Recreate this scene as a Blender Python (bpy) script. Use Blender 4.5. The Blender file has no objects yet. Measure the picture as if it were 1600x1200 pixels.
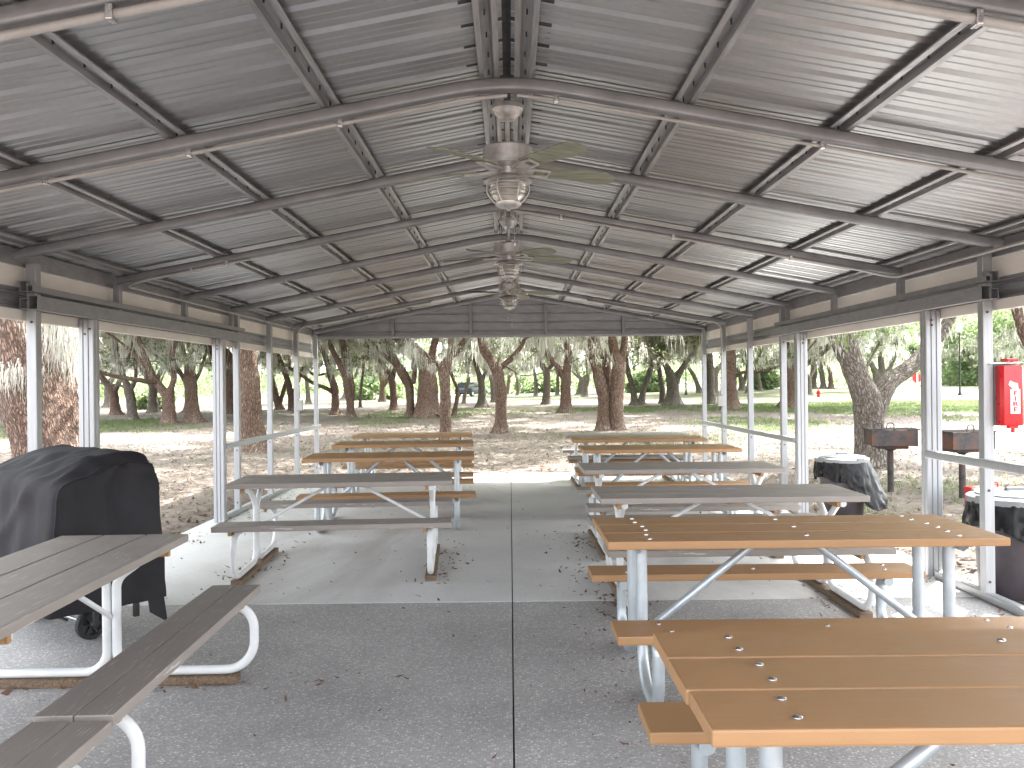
import bpy, math, random
import numpy as np
from mathutils import Vector, Matrix, noise as mnoise

random.seed(7)
rng = np.random.default_rng(11)
S = bpy.context.scene
COL = S.collection
PI = math.pi

# ------------------------------------------------------------------ camera
H = 1.57
FPX = 1300.0
VU, VV = 797.0, 598.0
ROLL = math.radians(0.6)
cam_d = bpy.data.cameras.new('camera')
cam = bpy.data.objects.new('camera', cam_d)
COL.objects.link(cam)
cam_d.sensor_width = 36.0
cam_d.lens = FPX / 1600.0 * 36.0
cam_d.shift_x = (800 - VU) / 1600.0
cam_d.shift_y = -(600 - VV) / 1600.0
cam_d.clip_start = 0.05
cam_d.clip_end = 2000
cam.location = (0, 0, H)
cam.rotation_euler = (Matrix.Rotation(PI / 2, 4, 'X') @ Matrix.Rotation(-ROLL, 4, 'Z')).to_euler()
S.camera = cam


def P(u, v, d):
    """point seen at photo pixel (u, v) standing d metres away along the hall"""
    dx, dy = u - VU, VV - v
    x = dx * math.cos(ROLL) + dy * math.sin(ROLL)
    z = -dx * math.sin(ROLL) + dy * math.cos(ROLL)
    return Vector((x * d / FPX, d, H + z * d / FPX))


def sstep(a, b, t):
    t = np.clip((t - a) / (b - a), 0.0, 1.0)
    return t * t * (3 - 2 * t)


def ground_z(x, y):
    return -0.04 + sstep(25, 75, y) * (0.17 + 0.55 * sstep(-5, 25, x))


def base_depth(u, v):
    d = 20.0
    for d in np.geomspace(3.0, 240.0, 1200):
        p = P(u, v, d)
        if p.z <= float(ground_z(p.x, p.y)):
            break
    return float(d)


# ------------------------------------------------------------------ mesh helpers
class MB:
    def __init__(self):
        self.v, self.f, self.uv = [], [], []

    def quad_grid(self, rows, closed=False):
        """rows: list of equally long point lists"""
        o = len(self.v)
        n = len(rows[0])
        for r in rows:
            self.v.extend([tuple(p) for p in r])
        for i in range(len(rows) - 1):
            for j in range(n if closed else n - 1):
                k = (j + 1) % n
                self.f.append((o + i * n + j, o + i * n + k, o + (i + 1) * n + k, o + (i + 1) * n + j))
        return o

    def poly(self, pts):
        o = len(self.v)
        self.v.extend([tuple(p) for p in pts])
        self.f.append(tuple(range(o, o + len(pts))))

    def box(self, x0, x1, y0, y1, z0, z1, M=None, b=0.0):
        if b > 0:
            return self.bbox(x0, x1, y0, y1, z0, z1, b, M)
        c = [Vector((x, y, z)) for z in (z0, z1) for y in (y0, y1) for x in (x0, x1)]
        if M is not None:
            c = [M @ p for p in c]
        o = len(self.v)
        self.v.extend([tuple(p) for p in c])
        for q in ((0, 2, 3, 1), (4, 5, 7, 6), (0, 1, 5, 4), (2, 6, 7, 3), (0, 4, 6, 2), (1, 3, 7, 5)):
            self.f.append(tuple(o + i for i in q))

    def bbox(self, x0, x1, y0, y1, z0, z1, b, M=None):
        """box with chamfered edges"""
        import bmesh
        bm = bmesh.new()
        bmesh.ops.create_cube(bm, size=1.0)
        for v in bm.verts:
            v.co = Vector(((x0 + x1) / 2 + v.co.x * (x1 - x0), (y0 + y1) / 2 + v.co.y * (y1 - y0), (z0 + z1) / 2 + v.co.z * (z1 - z0)))
        bmesh.ops.bevel(bm, geom=list(bm.edges), offset=b, segments=2, affect='EDGES', profile=0.6)
        o = len(self.v)
        bm.verts.index_update()
        for v in bm.verts:
            p = v.co if M is None else M @ v.co
            self.v.append(tuple(p))
        for f in bm.faces:
            self.f.append(tuple(o + v.index for v in f.verts))
        bm.free()

    def sweep(self, prof, path, up=Vector((0, 0, 1)), closed_prof=True, cap=True):
        """prof: 2-D points (side, up) swept along path"""
        path = [Vector(p) for p in path]
        rows = []
        for i, p in enumerate(path):
            a = path[max(i - 1, 0)]
            b = path[min(i + 1, len(path) - 1)]
            t = (b - a).normalized()
            u0 = up if abs(t.dot(up)) < 0.98 else Vector((0, 1, 0))
            s = t.cross(u0).normalized()
            n = s.cross(t).normalized()
            k = 1.0
            if 0 < i < len(path) - 1:
                c = (path[i] - path[i - 1]).normalized().dot(t)
                k = 1.0 / max(c, 0.5)
            rows.append([p + s * q[0] * 1.0 + n * q[1] * k for q in prof])
        self.quad_grid(rows, closed_prof)
        if cap and closed_prof:
            self.poly(list(reversed(rows[0])))
            self.poly(rows[-1])

    def tube(self, path, r, n=10, cap=True, up=Vector((0, 0, 1))):
        path = [Vector(p) for p in path]
        if not hasattr(r, '__len__'):
            r = [r] * len(path)
        # parallel transport
        rows = []
        t0 = (path[1] - path[0]).normalized()
        ref = Vector((0, 0, 1)) if abs(t0.z) < 0.9 else Vector((1, 0, 0))
        s = t0.cross(ref).normalized()
        for i, p in enumerate(path):
            a = path[max(i - 1, 0)]
            b = path[min(i + 1, len(path) - 1)]
            t = (b - a).normalized()
            s = (s - t * s.dot(t)).normalized()
            m = t.cross(s)
            rows.append([p + (s * math.cos(2 * PI * k / n) + m * math.sin(2 * PI * k / n)) * r[i] for k in range(n)])
        self.quad_grid(rows, True)
        if cap:
            self.poly(list(reversed(rows[0])))
            self.poly(rows[-1])

    def lathe(self, prof, n=24, M=None, cap=True):
        """prof: (r, z) list"""
        rows = []
        for r, z in prof:
            row = [Vector((r * math.cos(2 * PI * k / n), r * math.sin(2 * PI * k / n), z)) for k in range(n)]
            if M is not None:
                row = [M @ p for p in row]
            rows.append(row)
        self.quad_grid(rows, True)
        if cap:
            self.poly(list(reversed(rows[0])))
            self.poly(rows[-1])

    def mesh(self, name, mat, smooth=None):
        me = bpy.data.meshes.new(name)
        me.from_pydata(self.v, [], self.f)
        if mat is not None:
            me.materials.append(mat)
        if smooth is not None:
            me.polygons.foreach_set('use_smooth', [True] * len(me.polygons))
            if smooth < 180:
                me.set_sharp_from_angle(angle=math.radians(smooth))
        me.update()
        return me

    def build(self, name, mat, parent=None, smooth=None, loc=None):
        return link(name, self.mesh(name, mat, smooth), parent, loc)


def link(name, data, parent=None, loc=None):
    o = bpy.data.objects.new(name, data)
    COL.objects.link(o)
    if parent is not None:
        o.parent = parent
    if loc is not None:
        o.location = loc
    return o


def tag(o, label=None, cat=None, group=None, kind=None):
    if label:
        o['label'] = label
    if cat:
        o['category'] = cat
    if group:
        o['group'] = group
    if kind:
        o['kind'] = kind
    return o


def thing(name, label, cat, loc=(0, 0, 0), rz=0.0, group=None):
    o = bpy.data.objects.new(name, None)
    COL.objects.link(o)
    o.location = loc
    o.rotation_euler = (0, 0, rz)
    o.empty_display_size = 0.2
    return tag(o, label, cat, group)


def copy_tree(o, parent=None):
    c = o.copy()
    COL.objects.link(c)
    if parent is not None:
        c.parent = parent
    for ch in list(o.children):
        copy_tree(ch, c)
    return c


def np_mesh(name, verts, faces4, mat, smooth=False, uv=None):
    """verts (n,3), faces4 (m,k) arrays"""
    me = bpy.data.meshes.new(name)
    n, (m, k) = len(verts), faces4.shape
    me.vertices.add(n)
    me.vertices.foreach_set('co', verts.astype(np.float32).ravel())
    me.loops.add(m * k)
    me.loops.foreach_set('vertex_index', faces4.astype(np.int32).ravel())
    me.polygons.add(m)
    me.polygons.foreach_set('loop_start', np.arange(0, m * k, k, dtype=np.int32))
    me.polygons.foreach_set('loop_total', np.full(m, k, dtype=np.int32))
    if smooth:
        me.polygons.foreach_set('use_smooth', np.ones(m, dtype=bool))
    me.materials.append(mat)
    me.update(calc_edges=True)
    me.validate()
    return me


def fillet(pts, r, seg=7):
    pts = [Vector(p) for p in pts]
    if not hasattr(r, '__len__'):
        r = [r] * len(pts)
    out = [pts[0]]
    for i in range(1, len(pts) - 1):
        p, a, b = pts[i], pts[i - 1], pts[i + 1]
        da, db = (a - p), (b - p)
        la, lb = da.length, db.length
        da.normalize()
        db.normalize()
        ang = da.angle(db)
        if ang > 3.1 or r[i] <= 0:
            out.append(p)
            continue
        t = min(r[i] / math.tan(ang / 2), la * 0.49, lb * 0.49)
        rr = t * math.tan(ang / 2)
        c = p + (da + db).normalized() * (rr / math.sin(ang / 2))
        s, e = p + da * t - c, p + db * t - c
        for k in range(seg + 1):
            w = k / seg
            out.append(c + s.normalized().slerp(e.normalized(), w) * rr)
    out.append(pts[-1])
    return out


# ------------------------------------------------------------------ materials
def nodes_of(name):
    m = bpy.data.materials.new(name)
    m.use_nodes = True
    nt = m.node_tree
    nt.nodes.clear()
    out = nt.nodes.new('ShaderNodeOutputMaterial')
    b = nt.nodes.new('ShaderNodeBsdfPrincipled')
    nt.links.new(b.outputs[0], out.inputs[0])
    return m, nt, b, out


def N(nt, t, **kw):
    n = nt.nodes.new('ShaderNode' + t)
    for k, v in kw.items():
        if k.startswith('in_'):
            n.inputs[k[3:].replace('_', ' ')].default_value = v
        else:
            setattr(n, k, v)
    return n


def tex_coord(nt, kind='Object', scale=(1, 1, 1)):
    tc = N(nt, 'TexCoord')
    mp = N(nt, 'Mapping')
    mp.inputs['Scale'].default_value = scale
    nt.links.new(tc.outputs[kind], mp.inputs[0])
    return mp.outputs[0]


def noise(nt, vec, scale, detail=4, rough=0.55, dist=0.0):
    n = N(nt, 'TexNoise')
    n.inputs['Scale'].default_value = scale
    n.inputs['Detail'].default_value = detail
    n.inputs['Roughness'].default_value = rough
    n.inputs['Distortion'].default_value = dist
    nt.links.new(vec, n.inputs['Vector'])
    return n.outputs['Fac']


def ramp(nt, fac, stops, interp='LINEAR'):
    r = N(nt, 'ValToRGB')
    r.color_ramp.interpolation = interp
    el = r.color_ramp.elements
    while len(el) < len(stops):
        el.new(0.5)
    for e, (p, c) in zip(el, stops):
        e.position = p
        e.color = (*c, 1) if len(c) == 3 else c
    nt.links.new(fac, r.inputs[0])
    return r.outputs[0]


def mix(nt, fac, a, b, blend='MIX'):
    m = N(nt, 'Mix', data_type='RGBA', blend_type=blend)
    for sock, val in ((0, fac), (6, a), (7, b)):
        if isinstance(val, bpy.types.NodeSocket):
            nt.links.new(val, m.inputs[sock])
        elif sock == 0:
            m.inputs[0].default_value = val
        else:
            m.inputs[sock].default_value = (*val, 1)
    return m.outputs[2]


def bump(nt, b, h, strength=0.3, dist=0.01):
    n = N(nt, 'Bump')
    n.inputs['Strength'].default_value = strength
    n.inputs['Distance'].default_value = dist
    nt.links.new(h, n.inputs['Height'])
    nt.links.new(n.outputs[0], b.inputs['Normal'])


def simple(name, color, rough=0.5, metal=0.0, var=0.25, vscale=6.0, stretch=(1, 1, 1), bstr=0.0, bscale=60.0, dark=None, kind='Object'):
    m, nt, b, _ = nodes_of(name)
    vec = tex_coord(nt, kind, stretch)
    f = noise(nt, vec, vscale, 6, 0.6)
    c0 = tuple(c * (1 - var) for c in color) if dark is None else dark
    c1 = tuple(min(1, c * (1 + var)) for c in color)
    nt.links.new(ramp(nt, f, [(0.3, c0), (0.7, c1)]), b.inputs['Base Color'])
    b.inputs['Metallic'].default_value = metal
    f2 = noise(nt, vec, vscale * 2.3, 4)
    nt.links.new(ramp(nt, f2, [(0.25, (max(0.03, rough - 0.1),) * 3), (0.75, (min(1, rough + 0.12),) * 3)]), b.inputs['Roughness'])
    if bstr:
        bump(nt, b, noise(nt, vec, bscale, 5, 0.6), bstr, 0.004)
    return m


M = {}
M['tube'] = simple('rafter steel', (0.262, 0.265, 0.275), 0.48, 0.55, 0.22, 3.0, (1, 1, 1), 0.1, 40)
M['purlin'] = simple('purlin steel', (0.42, 0.42, 0.43), 0.42, 0.6, 0.3, 5.0, (8, 0.6, 8))
M['stud'] = simple('stud steel', (0.36, 0.368, 0.382), 0.45, 0.4, 0.09, 5.0, (14, 14, 0.5), 0.08, 30)
M['header'] = simple('header steel', (0.295, 0.297, 0.31), 0.5, 0.4, 0.12, 5.0, (4, 1.5, 4))
M['cream'] = simple('cream siding paint', (0.84, 0.81, 0.76), 0.5, 0.0, 0.08, 5.0, (1, 0.4, 1))
M['siding'] = simple('bare siding steel', (0.32, 0.325, 0.345), 0.4, 0.4, 0.15, 4.0, (1, 0.4, 4))
M['pvc'] = simple('conduit plastic', (0.44, 0.43, 0.42), 0.45, 0.0, 0.12, 12.0)
M['whitepaint'] = simple('white tube paint', (0.70, 0.71, 0.72), 0.35, 0.0, 0.07, 9.0, (1, 1, 1), 0.03, 60)
M['galvtube'] = simple('galvanised tube', (0.46, 0.50, 0.53), 0.40, 0.5, 0.10, 9.0, (1, 1, 1), 0.05, 70)
M['skid'] = simple('weathered skid timber', (0.17, 0.115, 0.075), 0.85, 0, 0.5, 6.0, (2, 14, 14), 0.5, 60)
M['cleat'] = simple('cleat timber', (0.38, 0.22, 0.10), 0.75, 0, 0.3, 8.0, (2, 12, 2), 0.2, 50)
M['bolt'] = simple('bolt steel', (0.62, 0.62, 0.63), 0.25, 1.0, 0.1, 30.0)
M['blackplastic'] = simple('black plastic', (0.018, 0.018, 0.02), 0.45, 0, 0.3, 10.0)
M['darksteel'] = simple('dark bracket steel', (0.06, 0.06, 0.065), 0.5, 0.3, 0.3, 12)
M['red'] = simple('red enamel', (0.55, 0.012, 0.018), 0.3, 0, 0.12, 6.0)
M['redplastic'] = simple('red plastic', (0.50, 0.02, 0.02), 0.45, 0, 0.2, 6.0)
M['whitelabel'] = simple('white sticker', (0.75, 0.74, 0.72), 0.5, 0, 0.06, 20)
M['redtext'] = simple('red lettering', (0.42, 0.02, 0.04), 0.5, 0, 0.05, 20)
M['greybracket'] = simple('grey bracket paint', (0.23, 0.23, 0.225), 0.5, 0.2, 0.2, 8)
M['lid'] = simple('grey bin lid plastic', (0.20, 0.205, 0.21), 0.42, 0, 0.12, 5, (1, 1, 1), 0.08, 60)
M['binbody'] = simple('dark bin plastic', (0.055, 0.045, 0.052), 0.5, 0, 0.25, 7, (1, 1, 1), 0.15, 80)
M['binlight'] = simple('pale bin plastic', (0.50, 0.47, 0.46), 0.55, 0, 0.12, 7)
M['fanmetal'] = simple('galvanised fan metal', (0.62, 0.61, 0.60), 0.4, 0.7, 0.25, 14.0)
M['fanblade'] = simple('weathered fan blade', (0.27, 0.285, 0.22), 0.7, 0, 0.28, 4.0, (1.2, 8, 8), 0.2, 50)
M['tyre'] = simple('black rubber', (0.015, 0.015, 0.016), 0.7, 0, 0.2, 20)
M['carpaint'] = simple('dark blue car paint', (0.035, 0.045, 0.075), 0.25, 0.3, 0.05, 3)
M['carglass'] = simple('car glass', (0.02, 0.025, 0.03), 0.06, 0, 0.1, 3)
M['lampblack'] = simple('black lamp paint', (0.015, 0.018, 0.018), 0.45, 0.2, 0.2, 8)
M['hydrant'] = simple('red hydrant paint', (0.55, 0.02, 0.03), 0.45, 0, 0.15, 10)


def m_roof():
    m, nt, b, _ = nodes_of('galvalume roof sheet')
    vec = tex_coord(nt, 'Object', (0.7, 5.0, 1))
    f = noise(nt, vec, 0.8, 4, 0.5)
    vec2 = tex_coord(nt, 'Object', (1, 1, 1))
    g = noise(nt, vec2, 34.0, 3, 0.6)
    a = ramp(nt, f, [(0.3, (0.43, 0.435, 0.445)), (0.72, (0.53, 0.532, 0.54))])
    nt.links.new(mix(nt, 0.2, a, ramp(nt, g, [(0.35, (0.41, 0.41, 0.415)), (0.65, (0.55, 0.545, 0.545))])), b.inputs['Base Color'])
    b.inputs['Metallic'].default_value = 0.85
    nt.links.new(ramp(nt, f, [(0.25, (0.33,) * 3), (0.8, (0.45,) * 3)]), b.inputs['Roughness'])
    bump(nt, b, noise(nt, vec2, 2.2, 2, 0.5), 0.05, 0.03)
    return m


M['roof'] = m_roof()


def m_composite(name, col, dark, scratch):
    m, nt, b, _ = nodes_of(name)
    vec = tex_coord(nt, 'Object', (1.5, 40, 10))
    f = noise(nt, vec, 3.0, 6, 0.65)
    vec2 = tex_coord(nt, 'Object', (1, 1, 1))
    g = noise(nt, vec2, 5.0, 5, 0.6)
    c = mix(nt, 0.5, ramp(nt, f, [(0.3, dark), (0.7, col)]), ramp(nt, g, [(0.3, dark), (0.75, col)]))
    if scratch:
        v3 = tex_coord(nt, 'Object', (4, 90, 30))
        s = noise(nt, v3, 1.7, 2, 0.5)
        c = mix(nt, ramp(nt, s, [(0.665, (0, 0, 0)), (0.70, (0.75, 0.75, 0.75))]), c, (0.55, 0.52, 0.49))
    nt.links.new(c, b.inputs['Base Color'])
    nt.links.new(ramp(nt, g, [(0.3, (0.38,) * 3), (0.7, (0.58,) * 3)]), b.inputs['Roughness'])
    v4 = tex_coord(nt, 'Object', (60, 160, 160))
    bump(nt, b, noise(nt, v4, 2.0, 4, 0.7), 0.35, 0.002)
    return m


M['greyboard'] = m_composite('grey composite board', (0.325, 0.285, 0.26), (0.235, 0.205, 0.187), True)
M['orangeboard'] = m_composite('tan composite board', (0.375, 0.205, 0.092), (0.30, 0.165, 0.075), False)


def m_concrete():
    m, nt, b, _ = nodes_of('smooth concrete')
    vec = tex_coord(nt, 'Object')
    f = noise(nt, vec, 0.9, 8, 0.62)
    g = noise(nt, vec, 22.0, 6, 0.7)
    c = ramp(nt, f, [(0.28, (0.54, 0.532, 0.522)), (0.5, (0.67, 0.66, 0.648)), (0.75, (0.74, 0.73, 0.716))])
    c = mix(nt, 0.35, c, ramp(nt, g, [(0.3, (0.56, 0.55, 0.54)), (0.7, (0.80, 0.79, 0.775))]))
    vo = N(nt, 'TexVoronoi')
    vo.inputs['Scale'].default_value = 9.0
    nt.links.new(vec, vo.inputs['Vector'])
    c = mix(nt, ramp(nt, vo.outputs['Distance'], [(0.0, (0.6,) * 3), (0.045, (0, 0, 0))]), c, (0.10, 0.085, 0.07))
    st = noise(nt, tex_coord(nt, 'Object', (1.0, 0.45, 1)), 0.55, 5, 0.6, 0.8)
    c = mix(nt, 1.0, c, ramp(nt, st, [(0.36, (0.80, 0.785, 0.77)), (0.5, (1.0, 1.0, 1.0))]), 'MULTIPLY')
    nt.links.new(c, b.inputs['Base Color'])
    b.inputs['Roughness'].default_value = 0.75
    bump(nt, b, g, 0.15, 0.004)
    return m


def m_aggregate():
    m, nt, b, _ = nodes_of('exposed aggregate')
    vec = tex_coord(nt, 'Object')
    vo = N(nt, 'TexVoronoi', feature='F1')
    vo.inputs['Scale'].default_value = 75.0
    nt.links.new(vec, vo.inputs['Vector'])
    sep = N(nt, 'SeparateColor')
    nt.links.new(vo.outputs['Color'], sep.inputs[0])
    stone = ramp(nt, sep.outputs[0], [(0.0, (0.27, 0.262, 0.255)), (0.45, (0.41, 0.40, 0.39)), (0.72, (0.52, 0.505, 0.495)), (0.88, (0.64, 0.62, 0.60)), (1.0, (0.74, 0.72, 0.70))])
    edge = ramp(nt, vo.outputs['Distance'], [(0.25, (0, 0, 0)), (0.62, (1, 1, 1))])
    c = mix(nt, edge, stone, (0.37, 0.36, 0.355))
    f = noise(nt, vec, 1.1, 7, 0.6)
    c = mix(nt, 0.75, c, ramp(nt, f, [(0.3, (0.78, 0.77, 0.77)), (0.7, (1.2, 1.19, 1.18))]), 'MULTIPLY')
    nt.links.new(c, b.inputs['Base Color'])
    b.inputs['Roughness'].default_value = 0.7
    bump(nt, b, vo.outputs['Distance'], 0.4, 0.004)
    return m


M['concrete'] = m_concrete()
M['aggregate'] = m_aggregate()


def m_bark(name, lo, hi, pale):
    m, nt, b, _ = nodes_of(name)
    vec = tex_coord(nt, 'UV', (1, 1, 1))
    mp = N(nt, 'Mapping')
    mp.inputs['Scale'].default_value = (34, 8.0, 1)
    nt.links.new(vec, mp.inputs[0])
    f = noise(nt, mp.outputs[0], 0.7, 9, 0.72, 0.9)
    vo = N(nt, 'TexVoronoi', feature='DISTANCE_TO_EDGE')
    vo.inputs['Scale'].default_value = 1.1
    wv = N(nt, 'VectorMath', operation='MULTIPLY_ADD')
    nz = N(nt, 'TexNoise')
    nz.inputs['Scale'].default_value = 1.3
    nt.links.new(mp.outputs[0], nz.inputs['Vector'])
    nt.links.new(nz.outputs['Color'], wv.inputs[0])
    wv.inputs[1].default_value = (1.6, 1.6, 0)
    nt.links.new(mp.outputs[0], wv.inputs[2])
    nt.links.new(wv.outputs[0], vo.inputs['Vector'])
    ob = tex_coord(nt, 'Object')
    g = noise(nt, ob, 1.3, 5, 0.6)
    c = ramp(nt, f, [(0.28, lo), (0.55, hi), (0.78, pale)])
    c = mix(nt, ramp(nt, g, [(0.45, (0, 0, 0)), (0.75, (0.65,) * 3)]), c, pale)
    c = mix(nt, ramp(nt, vo.outputs['Distance'], [(0.0, (0.85,) * 3), (0.22, (0, 0, 0))]), c, tuple(x * 0.4 for x in lo))
    nt.links.new(c, b.inputs['Base Color'])
    b.inputs['Roughness'].default_value = 0.9
    hm = mix(nt, 0.6, f, ramp(nt, vo.outputs['Distance'], [(0, (0,) * 3), (0.25, (1,) * 3)]))
    bump(nt, b, hm, 1.0, 0.06)
    return m


M['barkred'] = m_bark('red brown bark', (0.13, 0.078, 0.058), (0.36, 0.225, 0.168), (0.54, 0.44, 0.38))
M['barkgrey'] = m_bark('grey brown bark', (0.145, 0.118, 0.098), (0.36, 0.30, 0.257), (0.58, 0.52, 0.47))


def m_leaf(name, c0, c1, trans=0.45, tcol=None, rough=0.55):
    m, nt, b, out = nodes_of(name)
    oi = tex_coord(nt, 'Object')
    f = noise(nt, oi, 1.1, 3, 0.6)
    g = noise(nt, oi, 9.0, 3, 0.6)
    c = mix(nt, 0.5, ramp(nt, f, [(0.3, c0), (0.7, c1)]), ramp(nt, g, [(0.3, c0), (0.7, c1)]))
    nt.links.new(c, b.inputs['Base Color'])
    b.inputs['Roughness'].default_value = rough
    t = N(nt, 'BsdfTranslucent')
    if tcol is None:
        nt.links.new(c, t.inputs[0])
    else:
        t.inputs[0].default_value = (*tcol, 1)
    mx = N(nt, 'MixShader')
    mx.inputs[0].default_value = trans
    nt.links.new(b.outputs[0], mx.inputs[1])
    nt.links.new(t.outputs[0], mx.inputs[2])
    nt.links.new(mx.outputs[0], out.inputs[0])
    return m


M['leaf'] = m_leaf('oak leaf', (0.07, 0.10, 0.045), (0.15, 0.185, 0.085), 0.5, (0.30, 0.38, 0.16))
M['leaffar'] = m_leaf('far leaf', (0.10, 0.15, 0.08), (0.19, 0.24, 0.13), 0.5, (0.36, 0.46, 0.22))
M['moss'] = m_leaf('spanish moss', (0.36, 0.36, 0.32), (0.62, 0.615, 0.565), 0.55, (0.68, 0.675, 0.62), 0.9)
M['grass'] = m_leaf('grass blade', (0.09, 0.12, 0.045), (0.17, 0.21, 0.085), 0.35, (0.20, 0.28, 0.10), 0.7)
M['deadleaf'] = m_leaf('dry leaf', (0.09, 0.042, 0.022), (0.26, 0.15, 0.09), 0.15, None, 0.8)
M['litterleaf'] = m_leaf('litter leaf', (0.10, 0.068, 0.05), (0.30, 0.24, 0.195), 0.15, None, 0.8)


def m_ground():
    m, nt, b, _ = nodes_of('leaf strewn soil')
    vec = tex_coord(nt, 'Object')
    f = noise(nt, vec, 0.35, 8, 0.65)
    g = noise(nt, vec, 7.0, 7, 0.7)
    h = noise(nt, vec, 40.0, 4, 0.7)
    c = ramp(nt, f, [(0.3, (0.135, 0.105, 0.086)), (0.5, (0.20, 0.165, 0.143)), (0.7, (0.27, 0.235, 0.21))])
    c = mix(nt, 0.55, c, ramp(nt, g, [(0.32, (0.085, 0.06, 0.045)), (0.55, (0.21, 0.17, 0.145)), (0.72, (0.34, 0.30, 0.265))]))
    at = N(nt, 'Attribute', attribute_name='green')
    mth = N(nt, 'Math', operation='ADD')
    nt.links.new(at.outputs['Fac'], mth.inputs[0])
    mt2 = N(nt, 'Math', operation='MULTIPLY_ADD')
    nt.links.new(g, mt2.inputs[0])
    mt2.inputs[1].default_value = 1.1
    mt2.inputs[2].default_value = -0.55
    nt.links.new(mt2.outputs[0], mth.inputs[1])
    gm = ramp(nt, mth.outputs[0], [(0.40, (0, 0, 0)), (0.62, (0.85,) * 3)])
    gc = ramp(nt, h, [(0.3, (0.095, 0.11, 0.055)), (0.7, (0.18, 0.195, 0.105))])
    c = mix(nt, gm, c, gc)
    nt.links.new(c, b.inputs['Base Color'])
    b.inputs['Roughness'].default_value = 0.95
    bump(nt, b, g, 0.8, 0.05)
    return m


M['ground'] = m_ground()


def m_cloth():
    m, nt, b, _ = nodes_of('black cover fabric')
    vec = tex_coord(nt, 'Object')
    f = noise(nt, vec, 2.2, 6, 0.6)
    nt.links.new(ramp(nt, f, [(0.3, (0.014, 0.013, 0.015)), (0.7, (0.030, 0.028, 0.032))]), b.inputs['Base Color'])
    b.inputs['Roughness'].default_value = 0.8
    b.inputs['Specular IOR Level'].default_value = 0.25
    w = noise(nt, tex_coord(nt, 'Object', (200, 200, 200)), 2.0, 3)
    bump(nt, b, w, 0.15, 0.002)
    return m


M['cloth'] = m_cloth()


def m_bag():
    m, nt, b, _ = nodes_of('black bin bag film')
    vec = tex_coord(nt, 'Object', (1, 1, 0.35))
    f = noise(nt, vec, 11.0, 2, 0.5, 0.8)
    b.inputs['Base Color'].default_value = (0.008, 0.008, 0.009, 1)
    b.inputs['Roughness'].default_value = 0.33
    b.inputs['Specular IOR Level'].default_value = 0.22
    bump(nt, b, f, 0.3, 0.03)
    return m


M['bag'] = m_bag()


def m_rust():
    m, nt, b, _ = nodes_of('rusty black steel')
    vec = tex_coord(nt, 'Object')
    f = noise(nt, vec, 5.0, 8, 0.7)
    nt.links.new(ramp(nt, f, [(0.35, (0.028, 0.026, 0.028)), (0.52, (0.075, 0.062, 0.06)), (0.62, (0.13, 0.055, 0.032)), (0.75, (0.20, 0.09, 0.05))]), b.inputs['Base Color'])
    b.inputs['Roughness'].default_value = 0.7
    b.inputs['Metallic'].default_value = 0.2
    bump(nt, b, f, 0.3, 0.006)
    return m


M['rust'] = m_rust()


def m_glass():
    m, nt, b, _ = nodes_of('ribbed lantern glass')
    vec = tex_coord(nt, 'Object')
    f = noise(nt, vec, 10, 3)
    nt.links.new(ramp(nt, f, [(0.3, (0.76, 0.745, 0.70)), (0.7, (0.86, 0.85, 0.82))]), b.inputs['Base Color'])
    b.inputs['Roughness'].default_value = 0.18
    b.inputs['Transmission Weight'].default_value = 0.65
    b.inputs['IOR'].default_value = 1.25
    return m


M['glass'] = m_glass()
M['lampglobe'] = simple('white lantern panes', (0.80, 0.80, 0.78), 0.4, 0, 0.05, 8)

# ------------------------------------------------------------------ world and sun
w = bpy.data.worlds.new('World')
S.world = w
w.use_nodes = True
wn = w.node_tree
wn.nodes.clear()
wo = wn.nodes.new('ShaderNodeOutputWorld')
bg = wn.nodes.new('ShaderNodeBackground')
sky = wn.nodes.new('ShaderNodeTexSky')
sky.sky_type = 'NISHITA'
sky.sun_disc = False
SUN = Vector((0.46, 0.55, 1.0)).normalized()
el = math.asin(SUN.z)
az = math.atan2(SUN.x, SUN.y)
sky.sun_elevation = el
sky.sun_rotation = az
sky.air_density = 1.0
sky.dust_density = 2.5
hs = wn.nodes.new('ShaderNodeHueSaturation')
hs.inputs['Saturation'].default_value = 0.22
wn.links.new(sky.outputs[0], hs.inputs['Color'])
wn.links.new(hs.outputs[0], bg.inputs[0])
bg.inputs[1].default_value = 0.15
wn.links.new(bg.outputs[0], wo.inputs[0])
sd = bpy.data.lights.new('sun', 'SUN')
sd.energy = 2.0
sd.angle = math.radians(0.5)
sd.color = (1.0, 0.965, 0.92)
so = bpy.data.objects.new('sun', sd)
COL.objects.link(so)
so.rotation_euler = (-SUN).to_track_quat('-Z', 'Y').to_euler()
so.location = (20, 25, 40)

# ------------------------------------------------------------------ ground
def green_amount(x, y):
    """how grassy the ground is at (x, y): numpy arrays"""
    n = np.array([mnoise.noise(Vector((a * 0.16, b * 0.10, 3.1))) + 0.5 * mnoise.noise(Vector((a * 0.5, b * 0.35, 7.7))) for a, b in zip(x.ravel(), y.ravel())]).reshape(x.shape)
    base = 0.16 + 0.55 * n
    base += 0.28 * sstep(26, 36, y) * (1 - sstep(48, 60, y)) * sstep(-9, -4, x)
    base += 0.55 * sstep(33, 46, y) * sstep(9, 16, x)
    base += 0.45 * sstep(55, 80, y)
    base += 0.30 * sstep(3.6, 4.4, x) * (1 - sstep(12, 15, x)) * sstep(7, 9, y) * (1 - sstep(14, 17, y))
    base += 0.16 * (1 - sstep(-14, -11, x)) * sstep(18, 30, y)
    return np.clip(base, 0, 1)


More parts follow.
